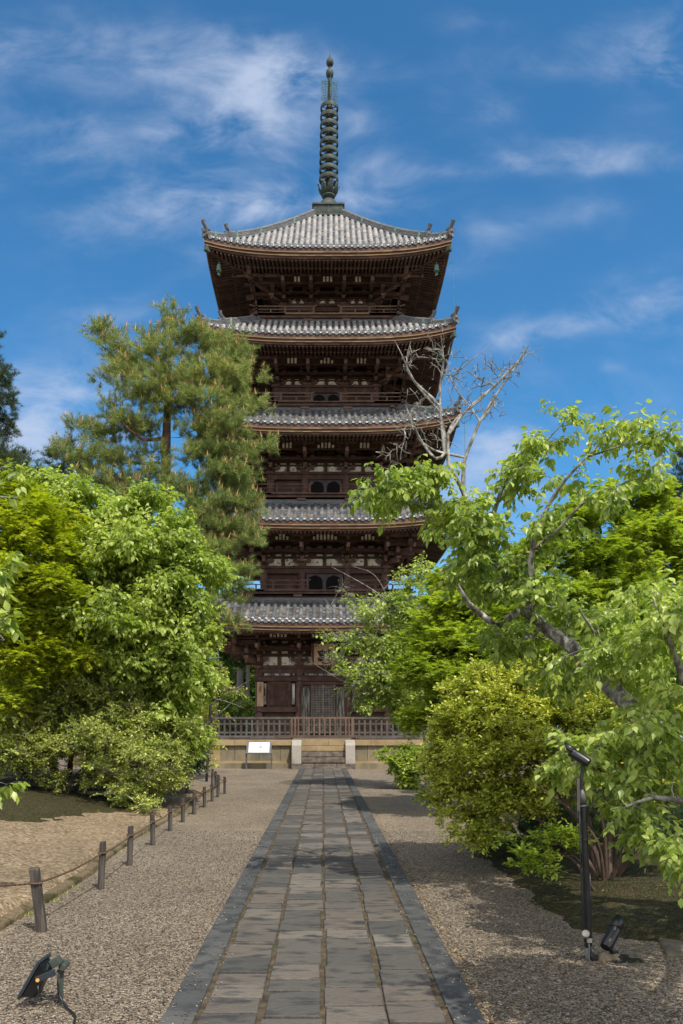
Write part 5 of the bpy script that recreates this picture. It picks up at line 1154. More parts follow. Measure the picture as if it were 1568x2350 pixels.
tree('cherry_tree', 'fresh green broad-leaved tree in the middle of the left side', 'tree', 15,
     [[(205, gy_(17.6), 17.6, .14), (212, 1720, 17.5, .12), (235, 1590, 17.4, .10), (300, 1440, 17.2, .06), (350, 1300, 17, .03)], [(212, 1720, 17.5, .09), (190, 1560, 17.5, .08), (165, 1380, 17.5, .05), (150, 1200, 17.4, .02)],
      [(235, 1590, 17.4, .07), (300, 1500, 17, .05), (400, 1400, 16.8, .03), (450, 1330, 16.7, .015)], [(225, 1640, 17.4, .07), (330, 1590, 16.8, .04), (430, 1520, 16.6, .02)]],
     [(205, 1240, 17.0, 60, 50, .9), (200, 1350, 16.8, 60, 50, .9), (240, 1490, 16.6, 70, 44, .8), (130, 1180, 17.2, 60, 40, .8), (505, 1320, 16.7, 24, 14, .4), (480, 1450, 16.7, 30, 16, .4), (470, 1560, 16.6, 26, 20, .4), (115, 1105, 17.6, 46, 24, .6), (180, 1160, 17.4, 60, 40, .8), (270, 1190, 17, 60, 40, .9), (365, 1150, 17, 40, 34, .7), (400, 1230, 16.8, 50, 48, .9), (330, 1270, 16.6, 90, 60, 1.2), (450, 1310, 16.8, 46, 44, .8), (230, 1310, 16.8, 90, 70, 1.2), (400, 1370, 16.4, 80, 50, 1.1), (290, 1420, 16.2, 100, 60, 1.3),
      (460, 1400, 16.8, 30, 30, .6), (180, 1450, 16.8, 80, 60, 1.0), (400, 1470, 16.4, 60, 50, .9), (300, 1530, 16.4, 100, 50, 1.0), (420, 1560, 16.5, 50, 50, .8), (400, 1640, 16.5, 55, 40, .8), (440, 1690, 16.8, 34, 40, .5), (210, 1560, 17.5, 80, 50, 1, .5)],
     2400, step=.25, leaf='rhomb', lmat='leaf_fresh', lsize=.095, nleaf=8, twig=.32, ntw=4, droop=.85, rtip=.003, thick=.025, bark='bark', power=.42)
tree('azalea_shrub', 'wide olive-green shrub with small leaves and many dark stems at lower left', 'shrub', 16,
     [[(140, gy_(16.8), 16.8, .10), (130, 1780, 16.8, .09), (90, 1700, 16.8, .05), (60, 1620, 16.6, .02)], [(142, gy_(16.8), 16.8, .09), (180, 1780, 16.6, .07), (260, 1720, 16.2, .04), (330, 1660, 16, .02)], [(140, gy_(16.8), 16.8, .08), (160, 1770, 16.8, .06), (170, 1660, 16.8, .03)],
      [(145, gy_(16.8) - 5, 16.7, .08), (220, 1800, 16.2, .05), (330, 1770, 15.6, .03), (390, 1740, 15.6, .012)], [(138, gy_(16.8) - 5, 16.7, .07), (70, 1790, 16.6, .05), (10, 1730, 16.5, .02)], [(145, 1825, 16.7, .06), (230, 1820, 15.6, .04), (320, 1830, 15, .015)]],
     [(40, 1590, 15.9, 90, 30, .7), (170, 1580, 16.2, 90, 30, .7), (290, 1590, 16.2, 80, 30, .7), (30, 1720, 15.4, 80, 50, .8), (120, 1790, 15.8, 60, 26, .5, .6), (400, 1660, 16.2, 50, 40, .6), (60, 1640, 16.0, 80, 56, 1.0), (170, 1620, 16.6, 80, 50, 1.0), (280, 1630, 16.4, 80, 44, .9), (350, 1680, 16, 60, 44, .8), (230, 1690, 15.8, 90, 50, 1.0), (110, 1710, 16, 90, 50, 1.0), (330, 1740, 15.6, 80, 50, .9), (400, 1730, 16, 36, 44, .6), (250, 1770, 15.6, 60, 40, .7), (60, 1750, 16.4, 60, 30, .6), (310, 1810, 15.2, 60, 34, .6), (380, 1790, 15.6, 40, 34, .5), (330, 1850, 14.6, 34, 16, .4), (-20, 1680, 16.5, 60, 60, 1)],
     2500, step=.18, leaf='rhomb', lmat='leaf_olive', lsize=.045, nleaf=11, twig=.20, ntw=4, droop=.1, rtip=.0028, thick=.022, bark='bark', bark2='pale_twig', power=.4)
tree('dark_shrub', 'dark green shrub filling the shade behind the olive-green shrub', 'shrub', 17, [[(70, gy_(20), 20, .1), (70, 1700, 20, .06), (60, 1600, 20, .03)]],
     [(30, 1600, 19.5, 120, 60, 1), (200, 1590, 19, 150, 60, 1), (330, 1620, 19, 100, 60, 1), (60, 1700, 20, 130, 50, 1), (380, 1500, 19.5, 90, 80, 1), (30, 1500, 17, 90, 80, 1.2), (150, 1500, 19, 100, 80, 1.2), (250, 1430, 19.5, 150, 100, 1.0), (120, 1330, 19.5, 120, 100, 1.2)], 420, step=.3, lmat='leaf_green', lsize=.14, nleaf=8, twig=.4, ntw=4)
tree('azalea_shrub', 'small dark shrub with a few mauve flowers at the left path edge', 'shrub', 18, [[(430, gy_(19), 19, .05), (430, 1760, 19, .03), (432, 1700, 19, .02)]], [(432, 1735, 19, 34, 46, .5), (415, 1780, 18.5, 26, 24, .4)], 150, step=.2, lmat='leaf_dark', lsize=.06, nleaf=10, twig=.2, ntw=4)
tree('staked_tree', 'thin yellow-green young tree with bare grey twigs, held by wooden stakes', 'tree', 19,
     [[(452, gy_(28), 28, .06), (454, 1690, 28, .05), (460, 1600, 28, .04), (470, 1540, 28, .02)], [(458, 1640, 28, .03), (510, 1600, 27.8, .02), (575, 1560, 27.6, .006)], [(458, 1660, 28, .03), (500, 1640, 27.5, .015), (545, 1600, 27.5, .005)], [(470, 1600, 28, .02), (520, 1610, 27.5, .012), (560, 1625, 27.5, .005)]],
     [(470, 1490, 28, 44, 34, .6), (440, 1570, 27.6, 44, 50, .8), (490, 1560, 27.6, 34, 40, .6), (460, 1640, 27, 44, 40, .7), (540, 1590, 27.6, 40, 26, .5, .35), (450, 1700, 26.8, 50, 26, .5), (500, 1700, 26.6, 24, 16, .3, .5), (470, 1745, 26.6, 30, 14, .3, .7)],
     420, step=.22, lmat='leaf_azalea', lsize=.09, nleaf=6, twig=.28, ntw=3, droop=.2, rtip=.004, thick=.02, bark='lichen_bark', bark2='pale_twig', bare=lambda a: np.where(a[:, 0] > -3.6, .75, .15))
tree('leaning_cherry', 'large hanging cherry leaves reaching in from beyond the left edge', 'tree', 20,
     [[(-320, gy_(7.6), 7.6, .13), (-300, 1700, 7.6, .11), (-240, 1400, 7.6, .08), (-160, 1200, 7.8, .05), (-60, 1120, 8, .02), (10, 1070, 8, .008)], [(-240, 1400, 7.6, .05), (-120, 1400, 7.4, .03), (-20, 1440, 7.2, .012), (10, 1470, 7.1, .005)], [(-160, 1200, 7.8, .04), (-60, 1140, 8, .02), (40, 1145, 8, .006)], [(-300, 1700, 7.6, .05), (-150, 1760, 7.5, .03), (-20, 1790, 7.3, .008)]],
     [(6, 1060, 8, 20, 34, .25), (40, 1146, 8, 38, 10, .2), (4, 1460, 7.1, 20, 44, .25), (8, 1800, 7.4, 22, 20, .2), (-150, 1250, 8, 130, 200, 1.0), (-200, 1600, 7.5, 130, 150, 1.0)],
     220, step=.16, leaf='ovate', lmat='leaf_cherry', lsize=.085, nleaf=6, twig=.16, ntw=3, droop=.9, rtip=.0022, bark='lichen_bark', thick=.012)
# stakes of the young tree and the leaning pole
for i, (bx, by, tx, ty, l) in enumerate(((437, 1773, 447, 1708, 'left stake of the young tree on the left, leaning inward'), (471, 1772, 458, 1708, 'right stake of the young tree on the left, leaning inward'), (474, 1794, 483, 1618, 'tall thin grey pole with a dark foot standing before the young tree'))):
    dd = FPX * CAMH / (by - HY); b = MB(); b.tube([P(bx, by + 3, dd), P(tx, ty, dd)], .035 if i < 2 else .04, 8); o = obj('tree_stake', b, 'post_wood', origin=tuple(P(bx, by, dd)), smooth=40); tag(o, l, 'stake', 'stakes around the young tree')
    if i == 2:
        o2 = MB(); o2.tube([P(474, 1796, dd), P(475, 1775, dd)], .043, 8); obj('dark_foot', o2, 'black_metal', o)

# ---- behind the pagoda
for i, (x, w_, l) in enumerate(((550, .22, 'pale grey tree trunk far behind the fence, left of the pagoda'), (568, .13, 'thinner dark trunk beside the pale trunk behind the fence'))):
    tree('cedar_tree', l, 'tree', 30 + i, [[(x, gy_(52), 52, w_), (x + 1, 1560, 52, w_ * .95), (x + 2, 1450, 52, w_ * .8), (x, 1380, 52, w_ * .5)]], [(x, 1420, 52, 60, 60, 2), (x - 30, 1480, 52, 40, 30, 1)], 90, step=.8, bark='cedar_bark', lmat='leaf_green', lsize=.3, nleaf=7, twig=.7, ntw=4, rtip=.015)
tree('maple_tree', 'round bright green maple behind the fence, left of the pagoda', 'tree', 33, [[(540, gy_(50), 50, .15), (540, 1660, 50, .1), (540, 1610, 50, .05)]], [(545, 1615, 49, 46, 26, 1), (500, 1640, 49, 40, 26, 1), (570, 1650, 49, 30, 20, 1), (520, 1670, 49, 60, 20, 1)], 260, step=.4, lmat='leaf_fresh', lsize=.13, nleaf=8, twig=.4, ntw=4, rtip=.01, flat=1, droop=.05)
tree('broadleaf_tree', 'dark glossy green tree between the staked tree and the pagoda eave', 'tree', 34, [[(500, gy_(44), 44, .16), (500, 1600, 44, .12), (505, 1500, 44, .05)]], [(505, 1480, 44, 44, 34, 1), (525, 1520, 44, 34, 34, 1), (480, 1540, 44, 40, 40, 1), (560, 1590, 56, 40, 40, 1, .7), (575, 1500, 58, 30, 40, 1, .7), (540, 1560, 57, 60, 50, 1), (590, 1640, 57, 40, 40, 1), (480, 1640, 52, 60, 50, 1)], 300, step=.4, lmat='leaf_green', lsize=.17, nleaf=8, twig=.45, ntw=4, rtip=.01)
for i, (x, y, d, rx, ry, l) in enumerate(((330, 1560, 56, 160, 110, 'mid green tree far behind the left shrubs'), (560, 1590, 60, 70, 90, 'green tree seen under the left eave, behind the cedar trunks'), (1010, 1540, 56, 140, 120, 'mid green tree far behind the pagoda on its right'), (1300, 1500, 60, 200, 150, 'broad green tree far behind the right maples'), (120, 1520, 60, 180, 140, 'broad green tree far behind the left maple'), (1560, 1480, 58, 140, 160, 'mid green tree far off at the right edge'))):
    tree('broadleaf_tree', l, 'tree', 40 + i, [[(x, gy_(d), d, .25), (x, y, d, .15)]], [(x, y, d, rx, ry, 3), (x - rx * .5, y + 40, d, rx * .7, ry * .7, 3), (x + rx * .5, y + 40, d, rx * .7, ry * .7, 3), (x, y + 90, d, rx * 1.3, 60, 3)], 520, step=.9, pads=0, lmat='leaf_green', lsize=.5, nleaf=8, twig=.9, ntw=4, rtip=.02)

# ---- right side
tree('cherry_tree', 'big old cherry leaning in from the right, bare lichened top branches and large drooping leaves', 'tree', 50,
     [[(1740, gy_(6.5), 6.5, 0.1140), (1690, 1900, 6.6, 0.1064), (1600, 1740, 6.8, 0.0874), (1500, 1665, 7.0, 0.0760), (1430, 1605, 7.1, 0.0722), (1383, 1561, 7.3, 0.0646), (1343, 1515, 7.4, 0.0608), (1303, 1475, 7.5, 0.0570), (1262, 1450, 7.6, 0.0532), (1232, 1420, 7.7, 0.0471), (1197, 1347, 7.8, 0.0426), (1162, 1320, 7.9, 0.0395), (1132, 1290, 8, 0.0365), (1107, 1254, 8, 0.0319), (1092, 1204, 8, 0.0289), (1072, 1150, 8.1, 0.0243), (1052, 1105, 8.1, 0.0213), (1031, 1070, 8.1, 0.0190), (1022, 1008, 8.2, 0.0160), (1011, 947, 8.2, 0.0137), (1010, 887, 8.2, 0.0099), (1018, 830, 8.2, 0.0053), (1012, 770, 8.2, 0.0023)],
      [(1262, 1450, 7.6, .05), (1197, 1400, 7.5, .04), (1147, 1435, 7.4, .032), (1107, 1412, 7.4, .028), (1077, 1385, 7.3, .024), (1050, 1340, 7.2, .012)],
      [(1022, 1040, 8.1, .02), (1001, 1053, 8.1, .016), (971, 1018, 8.1, .013), (946, 972, 8.0, .009), (931, 928, 8.0, .004)],
      [(1010, 930, 8.2, .018), (979, 902, 8.2, .016), (953, 878, 8.2, .014), (941, 857, 8.2, .012), (932, 836, 8.2, .010), (941, 804, 8.2, .007), (943, 783, 8.2, .003)], [(930, 830, 8.2, .008), (918, 805, 8.2, .005), (905, 780, 8.2, .0025)],
      [(1031, 1060, 8.1, .018), (1028, 1000, 8.15, .016), (1045, 965, 8.2, .014), (1067, 945, 8.2, .012), (1094, 925, 8.2, .010), (1136, 885, 8.2, .008), (1164, 853, 8.2, .006), (1193, 825, 8.2, .004), (1246, 797, 8.2, .002)],
      [(1062, 1130, 8.1, .02), (1066, 1060, 8.1, .018), (1085, 1008, 8.1, .016), (1102, 967, 8.1, .014), (1127, 937, 8.1, .012), (1139, 906, 8.1, .010), (1158, 880, 8.1, .008), (1181, 844, 8.1, .006), (1200, 820, 8.1, .004), (1215, 790, 8.1, .002)],
      [(1102, 967, 8.1, .010), (1080, 935, 8.2, .008), (1055, 905, 8.2, .007), (1035, 870, 8.2, .006), (1025, 830, 8.2, .004), (1000, 800, 8.2, .002)], [(1136, 885, 8.2, .006), (1100, 870, 8.2, .005), (1070, 850, 8.2, .004), (1040, 845, 8.2, .003)],
      [(1028, 860, 8.2, .008), (1060, 845, 8.2, .006), (1090, 820, 8.2, .004), (1130, 790, 8.2, .002)], [(1107, 1254, 8, .03), (1130, 1190, 7.9, .024), (1162, 1098, 7.8, .018), (1207, 1058, 7.7, .013), (1262, 1003, 7.6, .008), (1313, 950, 7.6, .003)],
      [(1232, 1400, 7.5, .03), (1218, 1290, 7.3, .026), (1237, 1214, 7.2, .022), (1263, 1153, 7.2, .018), (1300, 1098, 7.1, .014), (1358, 1038, 7.1, .009), (1408, 988, 7.1, .005), (1450, 942, 7.1, .002)],
      [(1225, 1260, 7.3, .018), (1283, 1214, 7.1, .014), (1333, 1158, 7.0, .011), (1408, 1118, 6.9, .007), (1480, 1093, 6.9, .003)], [(1345, 1050, 7.1, .009), (1433, 1020, 7.0, .006), (1535, 983, 6.9, .002)],
      [(1072, 1160, 8, .018), (1041, 1180, 7.9, .013), (1001, 1153, 7.8, .010), (951, 1133, 7.8, .007), (906, 1108, 7.7, .004), (866, 1070, 7.7, .002)], [(1001, 1155, 7.8, .007), (930, 1150, 7.8, .005), (870, 1128, 7.7, .004), (805, 1150, 7.7, .002)],
      [(1600, 1740, 6.8, .05), (1580, 1600, 6.4, .035), (1540, 1480, 6.2, .02), (1500, 1380, 6.1, .01)], [(1500, 1665, 7, .035), (1420, 1700, 6.4, .02), (1350, 1730, 6.2, .01), (1300, 1765, 6.1, .004)], [(1690, 1900, 6.6, .05), (1600, 1850, 6.0, .03), (1500, 1830, 5.8, .015), (1420, 1860, 5.7, .005)],
      [(1640, 1800, 6.4, .03), (1560, 1930, 5.8, .012), (1480, 1940, 5.6, .005)], [(1430, 1600, 7.1, .03), (1380, 1480, 6.8, .018), (1330, 1400, 6.6, .008)], [(1690, 1900, 6.6, .07), (1880, 1600, 5.4, .06), (2150, 1300, 4.2, .05), (2400, 900, 3.0, .03), (3000, 500, 1.8, .015)]],
     [(1040, 1180, 7.9, 60, 36, .35), (940, 1130, 7.8, 60, 26, .3), (870, 1120, 7.7, 44, 26, .3), (980, 1100, 7.9, 50, 30, .3), (1110, 1220, 7.7, 50, 60, .4), (1170, 1100, 7.8, 40, 40, .35, .8), (1230, 1030, 7.7, 50, 34, .35, .6), (1300, 970, 7.5, 34, 22, .3, .6), (1300, 1080, 7.1, 60, 24, .4, .45), (1390, 1010, 7.1, 60, 24, .4, .5), (1440, 970, 7.1, 34, 26, .3, .6), (1500, 1000, 6.95, 46, 20, .3, .6), (1460, 1090, 6.9, 60, 20, .4, .55), (1360, 1150, 7, 60, 20, .4, .5), (1270, 1200, 7.1, 60, 30, .4, .5), (1220, 1290, 7.4, 50, 50, .4, .6),
      (1130, 1350, 8.4, 70, 50, .4, .6), (1080, 1300, 7.7, 44, 44, .4, .7), (1180, 1470, 8.3, 80, 44, .4, .7), (1290, 1400, 8.3, 80, 50, .4, .7), (1300, 1540, 7.9, 70, 44, .4, .6), (1400, 1450, 8.0, 80, 50, .5, .7), (1340, 1420, 6.9, 60, 26, .3, .5), (1440, 1480, 6.5, 70, 30, .35, .7), (1280, 1520, 6.9, 50, 18, .25, .5), (1400, 1530, 6.5, 50, 18, .25, .3), (1520, 1600, 6.3, 50, 24, .3, .6), (1520, 1430, 6.2, 50, 50, .4, .9), (1230, 1350, 7.3, 40, 30, .3, .7), (1480, 1660, 6.1, 60, 26, .3, .8), (1150, 1330, 7.5, 34, 30, .3, .7), (1490, 1370, 6.6, 60, 40, .4, .6), (1550, 1480, 6.5, 40, 60, .4, .6), (1470, 1540, 7.6, 70, 40, .4, .6), (1380, 1690, 6.3, 70, 26, .3, .7), (1500, 1740, 6.1, 70, 30, .3, .8), (1310, 1750, 6.1, 40, 22, .25), (1580, 1600, 6.3, 40, 50, .3, .5), (1540, 1820, 5.9, 50, 30, .3, 1), (1450, 1850, 5.9, 60, 20, .25, 1), (1520, 1935, 5.7, 60, 24, .25, 1), (1430, 1790, 6.1, 60, 20, .25, 1), (1360, 1765, 6.1, 50, 12, .2, .9), (1480, 1900, 6.0, 60, 20, .3, .9), (1560, 1980, 5.6, 40, 24, .25, .9), (1500, 1700, 6.3, 70, 40, .4, 1),
      (2420, 900, 3.0, 300, 330, .9, .35), (2700, 700, 2.0, 500, 500, .9, .6), (2480, 60, 3.0, 420, 300, .8, .7), (2260, 565, 4.4, 280, 230, .8, .55), (2500, 400, 2.2, 450, 300, .8, .5), (3600, 300, 1.2, 900, 800, .7, .4)],
     2150, step=.16, leaf='ovate', lmat='leaf_cherry', lsize=.058, nleaf=9, twig=.20, ntw=2, droop=.9, vary=.45, rtip=.0020, thick=.02, bark='lichen_bark', sides=10, power=.5, wig=.1, bud=420, upb=.05, bark2='pale_twig', pads=4, padr=(.5, .5, .22))
# bare crown of the same tree is grown as its own little spray of twigs
bt = [(1000, 800, 8.2, 40, 40, .35), (1040, 860, 8.2, 50, 44, .35), (945, 830, 8.2, 30, 40, .3), (1100, 860, 8.2, 50, 44, .35), (1160, 860, 8.2, 50, 40, .35), (1200, 830, 8.15, 34, 34, .3), (1060, 930, 8.2, 60, 44, .35), (960, 930, 8.1, 40, 50, .3), (930, 980, 8.0, 34, 40, .3), (1130, 930, 8.1, 44, 40, .3), (900, 1040, 7.9, 40, 26, .3), (1000, 1000, 8.1, 60, 44, .3)]
old = [o for o in bpy.data.objects if o.name == 'cherry_tree.001'][0]
def bare_spray(parent):
    rng = np.random.default_rng(77); tips = lobe_points(bt, 430, rng, .6)
    sk = [[(1022, 1040, 8.15, .016), (1011, 947, 8.2, .014), (1010, 887, 8.2, .010), (1018, 830, 8.2, .005), (1012, 770, 8.2, .003)], [(1011, 947, 8.2, .012), (953, 878, 8.2, .010), (932, 836, 8.2, .007), (943, 783, 8.2, .003)], [(1022, 1010, 8.15, .014), (1067, 945, 8.2, .010), (1136, 885, 8.2, .007), (1193, 825, 8.2, .004)],
          [(1067, 1050, 8.1, .012), (1102, 967, 8.1, .011), (1139, 906, 8.1, .008), (1181, 844, 8.1, .005), (1215, 790, 8.1, .002)], [(1022, 1040, 8.1, .013), (971, 1018, 8.1, .009), (931, 928, 8.0, .004)]]
    A, D, par, rad, ends, nsk = grow([[(*P(x, y, d), r) for x, y, d, r in p] for p in sk], tips, rng, .09, .2, -.1)
    n = len(A); acc = np.zeros(n)
    for i in range(n - 1, -1, -1):
        acc[i] += 1 if acc[i] == 0 else 0
        if par[i] >= 0: acc[par[i]] += acc[i]
    R = np.maximum(.0028 * acc ** .42, rad); 
    q = branch_tubes(A, D, par, R, 6, R > 0); fastmesh('bare_twigs', *q, 'pale_twig', parent, True).name = 'bare_branch'
    T0 = np.repeat(A[nsk:], 1, 0); T0 = T0[rng.random(len(T0)) < .5]; Td = unit(rng.normal(size=T0.shape)); L = rng.uniform(.03, .10, len(T0)); T1 = T0 + Td * L[:, None]; m = len(T0)
    q = branch_tubes(np.vstack([T0, T1]), np.vstack([Td, Td]), np.concatenate([-np.ones(m, int), np.arange(m)]), np.concatenate([np.full(m, .0034), np.full(m, .0018)]), 4, np.ones(2 * m, bool)); fastmesh('spur', *q, 'pale_twig', parent, True)
bare_spray(old)
tree('maple_tree', 'large bright green maple filling the right side behind the old cherry', 'tree', 51,
     [[(1330, gy_(18.5), 18.5, .16), (1330, 1650, 18.5, .14), (1320, 1500, 18.5, .10), (1340, 1350, 18.5, .06), (1380, 1220, 18.5, .03)], [(1320, 1500, 18.5, .07), (1220, 1400, 18.1, .04), (1160, 1340, 18.0, .02)], [(1330, 1550, 18.5, .07), (1460, 1400, 18.5, .05), (1540, 1280, 18.5, .02)]],
     [(1400, 1150, 18.8, 60, 44, .8), (1480, 1160, 18.8, 40, 60, .7), (1340, 1200, 18.5, 60, 40, .9), (1460, 1240, 18.5, 90, 50, 1.0), (1250, 1260, 18.5, 70, 40, .9), (1540, 1270, 18.5, 60, 60, .9), (1370, 1290, 18.3, 100, 50, 1.1), (1190, 1330, 18.1, 60, 40, .8), (1280, 1370, 17.9, 90, 50, 1.0), (1450, 1370, 18.1, 100, 60, 1.1), (1550, 1400, 18.1, 60, 80, 1.0), (1380, 1460, 17.7, 110, 60, 1.1), (1500, 1500, 17.8, 90, 70, 1.1), (1250, 1470, 17.7, 90, 50, 1.0), (1350, 1560, 17.5, 110, 50, 1.0), (1500, 1620, 17.5, 100, 60, 1)],
     2300, step=.28, leaf='maple', lmat='leaf_maple', lsize=.082, nleaf=9, twig=.30, ntw=5, droop=.08, flat=1, rtip=.003, upb=-.02, thick=.025, power=.45)
tree('maple_tree', 'bright green maple between the pagoda and the yellow-green shrub, spreading over the fence', 'tree', 52,
     [[(1140, gy_(16.5), 16.5, .12), (1120, 1700, 16.5, .10), (1090, 1600, 16.1, .07), (1060, 1480, 15.9, .04), (1060, 1380, 15.8, .02)], [(1090, 1600, 16.1, .05), (1010, 1560, 15.5, .03), (950, 1560, 15.3, .01)]],
     [(1110, 1310, 16.2, 50, 30, .7), (1040, 1345, 16, 50, 30, .7), (1170, 1330, 16, 60, 40, .8), (1190, 1430, 15.4, 60, 40, .8), (1080, 1350, 16.0, 60, 40, .9), (1030, 1400, 15.7, 60, 40, .9), (1130, 1400, 15.7, 70, 50, 1.0), (1000, 1470, 15.5, 60, 44, .9), (1090, 1480, 15.3, 80, 50, 1.0), (1180, 1520, 15.1, 80, 60, 1.0), (960, 1540, 15.3, 50, 40, .7), (1050, 1560, 15.0, 80, 50, 1.0), (1000, 1620, 15.1, 50, 40, .7), (1110, 1640, 14.9, 90, 50, .9), (965, 1650, 15.1, 24, 40, .4)],
     1900, step=.26, leaf='maple', lmat='leaf_maple', lsize=.066, nleaf=9, twig=.30, ntw=5, droop=.08, flat=1, rtip=.003, upb=-.02, thick=.025)
tree('cherry_tree', 'pale lichened small cherry with half bare twigs crossing the lower pagoda storeys', 'tree', 53,
     [[(985, gy_(23), 23, .13), (980, 1700, 23, .11), (975, 1600, 22.8, .09), (960, 1520, 22.6, .07), (930, 1440, 22.4, .045), (900, 1390, 22.2, .03), (850, 1350, 22, .015), (760, 1300, 22, .004)], [(975, 1600, 22.8, .05), (900, 1560, 22, .03), (830, 1500, 21.8, .015), (770, 1440, 21.8, .004)], [(960, 1520, 22.6, .04), (880, 1470, 22, .02), (800, 1440, 22, .01), (745, 1375, 22, .003)], [(940, 1450, 22.4, .04), (960, 1370, 22.4, .02), (985, 1290, 22.4, .006)],
      [(975, 1620, 22.8, .04), (880, 1600, 22, .02), (800, 1570, 21.6, .008), (715, 1520, 21.6, .002)], [(975, 1640, 22.6, .03), (900, 1640, 22, .015), (835, 1670, 21.8, .003)], [(900, 1390, 22.2, .02), (860, 1320, 22, .008), (810, 1300, 22, .003)]],
     [(960, 1320, 22.4, 34, 34, .6, .5), (900, 1370, 22.2, 50, 40, .7, .6), (850, 1400, 22, 44, 40, .7, .6), (940, 1430, 22.2, 60, 40, .8), (870, 1470, 22, 60, 40, .8), (800, 1460, 21.9, 44, 40, .6, .6), (950, 1500, 22, 50, 40, .8), (900, 1540, 21.8, 60, 34, .8), (820, 1540, 21.7, 50, 30, .6, .8), (760, 1510, 21.6, 40, 24, .5, .5), (880, 1600, 21.8, 50, 34, .6, .9), (830, 1620, 21.7, 44, 24, .5, .6), (940, 1620, 21.8, 44, 40, .6), (780, 1360, 22, 40, 50, .5, .35), (830, 1580, 21.7, 40, 24, .4, .7)],
     1050, step=.2, leaf='rhomb', lmat='leaf_cherry', lsize=.095, nleaf=5, twig=.26, ntw=3, droop=.5, rtip=.0050, thick=.025, bark='lichen_bark', bark2='pale_twig', bare=lambda a: np.clip(.50 + (0.85 - a[:, 0]) * .35 + np.clip(a[:, 2] - 4.6, 0, 1) * .35, .05, .85), power=.5, wig=.2)
tree('azalea_shrub', 'big yellow-green shrub on many brown stems behind the spotlight pole', 'shrub', 54,
     [[(1376, gy_(8.6), 8.6, .022), (1350, 1930, 8.9, .016), (1290, 1820, 9.2, .01), (1250, 1720, 9.4, .006)], [(1398, gy_(8.6), 8.6, .024), (1412, 1900, 8.9, .018), (1410, 1780, 9.1, .01)], [(1388, gy_(8.3), 8.3, .02), (1370, 1930, 8.2, .016), (1300, 1850, 8.3, .01), (1230, 1800, 8.5, .005)], [(1402, gy_(8.4), 8.4, .02), (1460, 1950, 8.2, .015), (1530, 1850, 8.1, .008)], [(1385, gy_(8.4), 8.4, 0.0330), (1370, 1960, 8.5, 0.0275), (1310, 1860, 8.8, 0.0193), (1240, 1760, 9.2, 0.0110), (1180, 1690, 9.4, 0.0055)], [(1400, gy_(8.4), 8.4, 0.0275), (1400, 1940, 8.5, 0.0231), (1390, 1830, 8.6, 0.0165), (1370, 1720, 8.8, 0.0083)], [(1410, gy_(8.4), 8.4, 0.0275), (1440, 1920, 8.4, 0.0220), (1480, 1800, 8.4, 0.0138), (1510, 1700, 8.4, 0.0066)],
      [(1378, gy_(8.3), 8.3, 0.0275), (1340, 1960, 8.4, 0.0193), (1250, 1890, 8.8, 0.0121), (1150, 1840, 9.2, 0.0055), (1050, 1820, 9.6, 0.0022)], [(1380, gy_(8.5), 8.5, 0.0275), (1360, 1920, 8.8, 0.0193), (1330, 1780, 9.2, 0.0110), (1300, 1680, 9.4, 0.0055)], [(1395, gy_(8.3), 8.3, 0.0248), (1430, 1960, 8.1, 0.0165), (1500, 1880, 7.8, 0.0099), (1560, 1800, 7.6, 0.0044)],
      [(1372, gy_(8.2), 8.2, 0.0165), (1320, 1980, 8.0, 0.0110), (1250, 1960, 7.8, 0.0055), (1190, 1965, 7.7, 0.0022)], [(1405, gy_(8.5), 8.5, 0.0248), (1420, 1880, 8.8, 0.0165), (1440, 1740, 9, 0.0077)], [(1392, gy_(8.35), 8.35, 0.0220), (1385, 1900, 8.3, 0.0165), (1350, 1800, 8.3, 0.0099), (1290, 1740, 8.4, 0.0044)]],
     [(1130, 1590, 10, 80, 40, .5), (1060, 1650, 10, 60, 50, .6), (1160, 1660, 9.8, 90, 54, .7), (1240, 1610, 9.8, 80, 44, .6), (1020, 1720, 10, 44, 34, .4), (1110, 1740, 9.6, 90, 50, .6), (1220, 1720, 9.3, 90, 54, .7), (1320, 1650, 9.4, 70, 44, .6), (1330, 1740, 9.0, 80, 44, .6), (1040, 1800, 9.7, 50, 34, .4), (1140, 1820, 9.3, 80, 34, .5), (1400, 1700, 9, 70, 50, .6), (1500, 1720, 8.6, 80, 60, .6), (1080, 1870, 9.4, 60, 20, .35, .8), (1240, 1800, 9, 60, 30, .4, .7), (1540, 1640, 8.8, 60, 60, .6), (1440, 1790, 8.6, 60, 30, .4, .6), (1060, 1590, 10.2, 50, 26, .4), (1180, 1560, 10, 70, 26, .4), (1000, 1760, 10, 44, 24, .3), (1090, 1900, 9.2, 70, 18, .3, .8), (1530, 1800, 8.2, 60, 50, .5), (1330, 1810, 8.9, 50, 24, .3, .7), (1180, 1860, 9.0, 60, 24, .3, .8), (1300, 1560, 9.8, 90, 30, .5), (1440, 1620, 9.2, 80, 44, .6), (1000, 1830, 9.9, 44, 14, .3, .7), (1070, 1930, 9.0, 44, 12, .25, .6), (1250, 1530, 10, 60, 22, .4), (1120, 1545, 10.1, 44, 20, .35)],
     2800, step=.12, leaf='rhomb', lmat='leaf_azalea', lsize=.042, nleaf=9, twig=.15, ntw=4, droop=.05, rtip=.0020, thick=.014, bark='shrub_bark', power=.33, upb=.2)
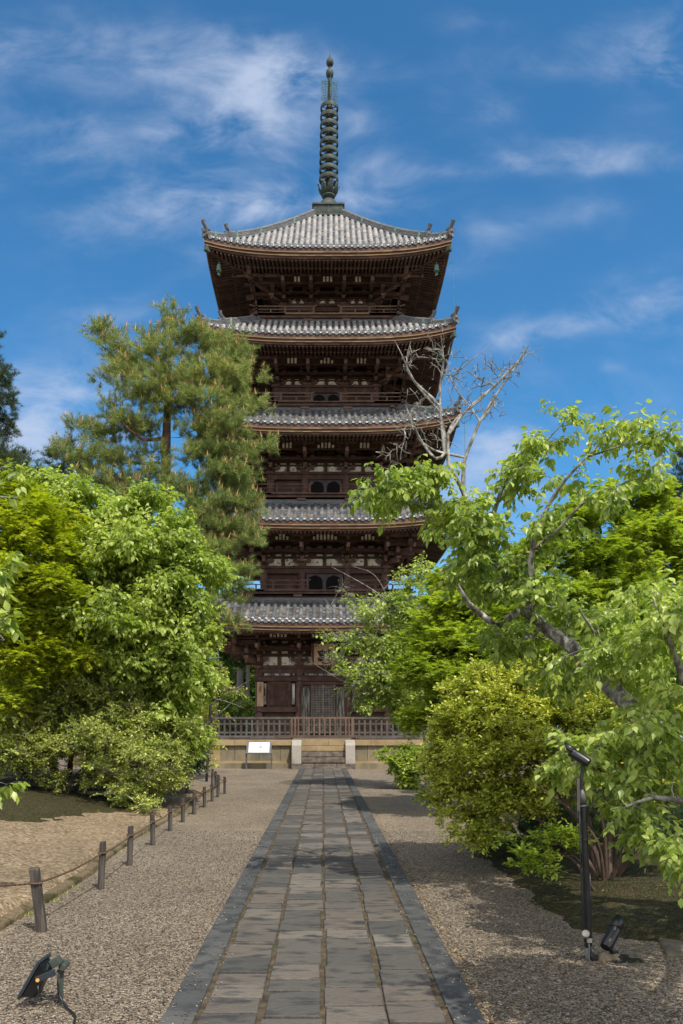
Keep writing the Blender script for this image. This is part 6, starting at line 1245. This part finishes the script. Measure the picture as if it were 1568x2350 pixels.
tree('low_branch_shrub', 'low sparse shrub with bright green leaves spreading over the moss left of the pole', 'shrub', 55,
     [[(1372, gy_(8.0), 8.0, .02), (1310, 1970, 7.9, .014), (1250, 1975, 7.8, .008), (1200, 1990, 7.7, .004)], [(1330, 1975, 7.9, .01), (1270, 1930, 7.8, .006), (1210, 1920, 7.8, .003)]],
     [(1200, 1985, 7.6, 26, 12, .15), (1260, 1925, 7.8, 40, 18, .2), (1220, 1960, 7.7, 40, 18, .2), (1310, 1930, 7.9, 30, 26, .2), (1180, 1930, 7.9, 30, 14, .15, .6), (1250, 1995, 7.5, 24, 10, .1)],
     150, step=.09, leaf='ovate', lmat='leaf_maple', lsize=.042, nleaf=6, twig=.11, ntw=2, droop=.05, flat=1, rtip=.0018, thick=.012, bark='shrub_bark')
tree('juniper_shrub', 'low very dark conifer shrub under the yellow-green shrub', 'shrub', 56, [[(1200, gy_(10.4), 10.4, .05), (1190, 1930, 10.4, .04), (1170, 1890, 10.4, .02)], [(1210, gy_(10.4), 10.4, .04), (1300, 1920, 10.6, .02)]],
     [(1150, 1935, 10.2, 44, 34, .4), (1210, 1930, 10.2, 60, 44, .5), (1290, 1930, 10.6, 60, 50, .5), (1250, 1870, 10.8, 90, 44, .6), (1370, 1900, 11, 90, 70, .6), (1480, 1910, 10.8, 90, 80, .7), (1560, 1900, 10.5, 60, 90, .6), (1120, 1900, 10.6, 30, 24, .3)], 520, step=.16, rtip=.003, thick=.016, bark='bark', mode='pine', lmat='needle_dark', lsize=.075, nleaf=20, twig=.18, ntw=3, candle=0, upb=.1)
tree('young_bush', 'small dark green bush standing alone on the gravel at the right of the path', 'shrub', 57,
     [[(935, gy_(21.8), 21.8, .03), (935, 1780, 21.8, .02), (930, 1750, 21.8, .01)], [(935, 1790, 21.8, .02), (900, 1750, 21.6, .012), (868, 1722, 21.5, .004)], [(936, 1795, 21.8, .02), (970, 1770, 21.8, .008)]],
     [(935, 1765, 21.6, 34, 26, .4), (915, 1745, 21.6, 26, 16, .3), (885, 1730, 21.5, 22, 8, .15), (960, 1745, 21.8, 24, 24, .3), (940, 1790, 21.5, 26, 14, .3), (985, 1760, 21.6, 24, 24, .3), (950, 1725, 21.8, 34, 14, .2, .6)],
     260, step=.14, lmat='leaf_fresh', leaf='rhomb', lsize=.10, nleaf=7, twig=.2, ntw=3, droop=.2, flat=1, rtip=.003)
tree('pine_tree', 'dark pine branch tips at the right edge against the sky', 'tree', 58, [[(1600, gy_(40), 40, .3), (1595, 1300, 40, .2), (1590, 1060, 40, .05)]], [(1565, 1060, 40, 22, 24, .8), (1555, 1110, 40, 26, 24, .8), (1545, 1140, 40, 20, 12, .6), (1600, 1100, 40, 40, 70, 1.5)], 120, step=.5, rtip=.01, bark='pine_bark', mode='pine', lmat='needle_dark', lsize=.25, nleaf=20, twig=.45, ntw=3, candle=0)
tree('maple_tree', 'dull yellow-green tree at the right edge below the dark pine', 'tree', 59, [[(1570, gy_(30), 30, .2), (1565, 1350, 30, .12), (1560, 1200, 30, .04)]], [(1560, 1180, 30, 34, 34, .9), (1570, 1240, 30, 50, 40, 1)], 160, step=.35, leaf='maple', lmat='leaf_azalea', lsize=.13, nleaf=8, twig=.4, ntw=4, flat=1, droop=.1)
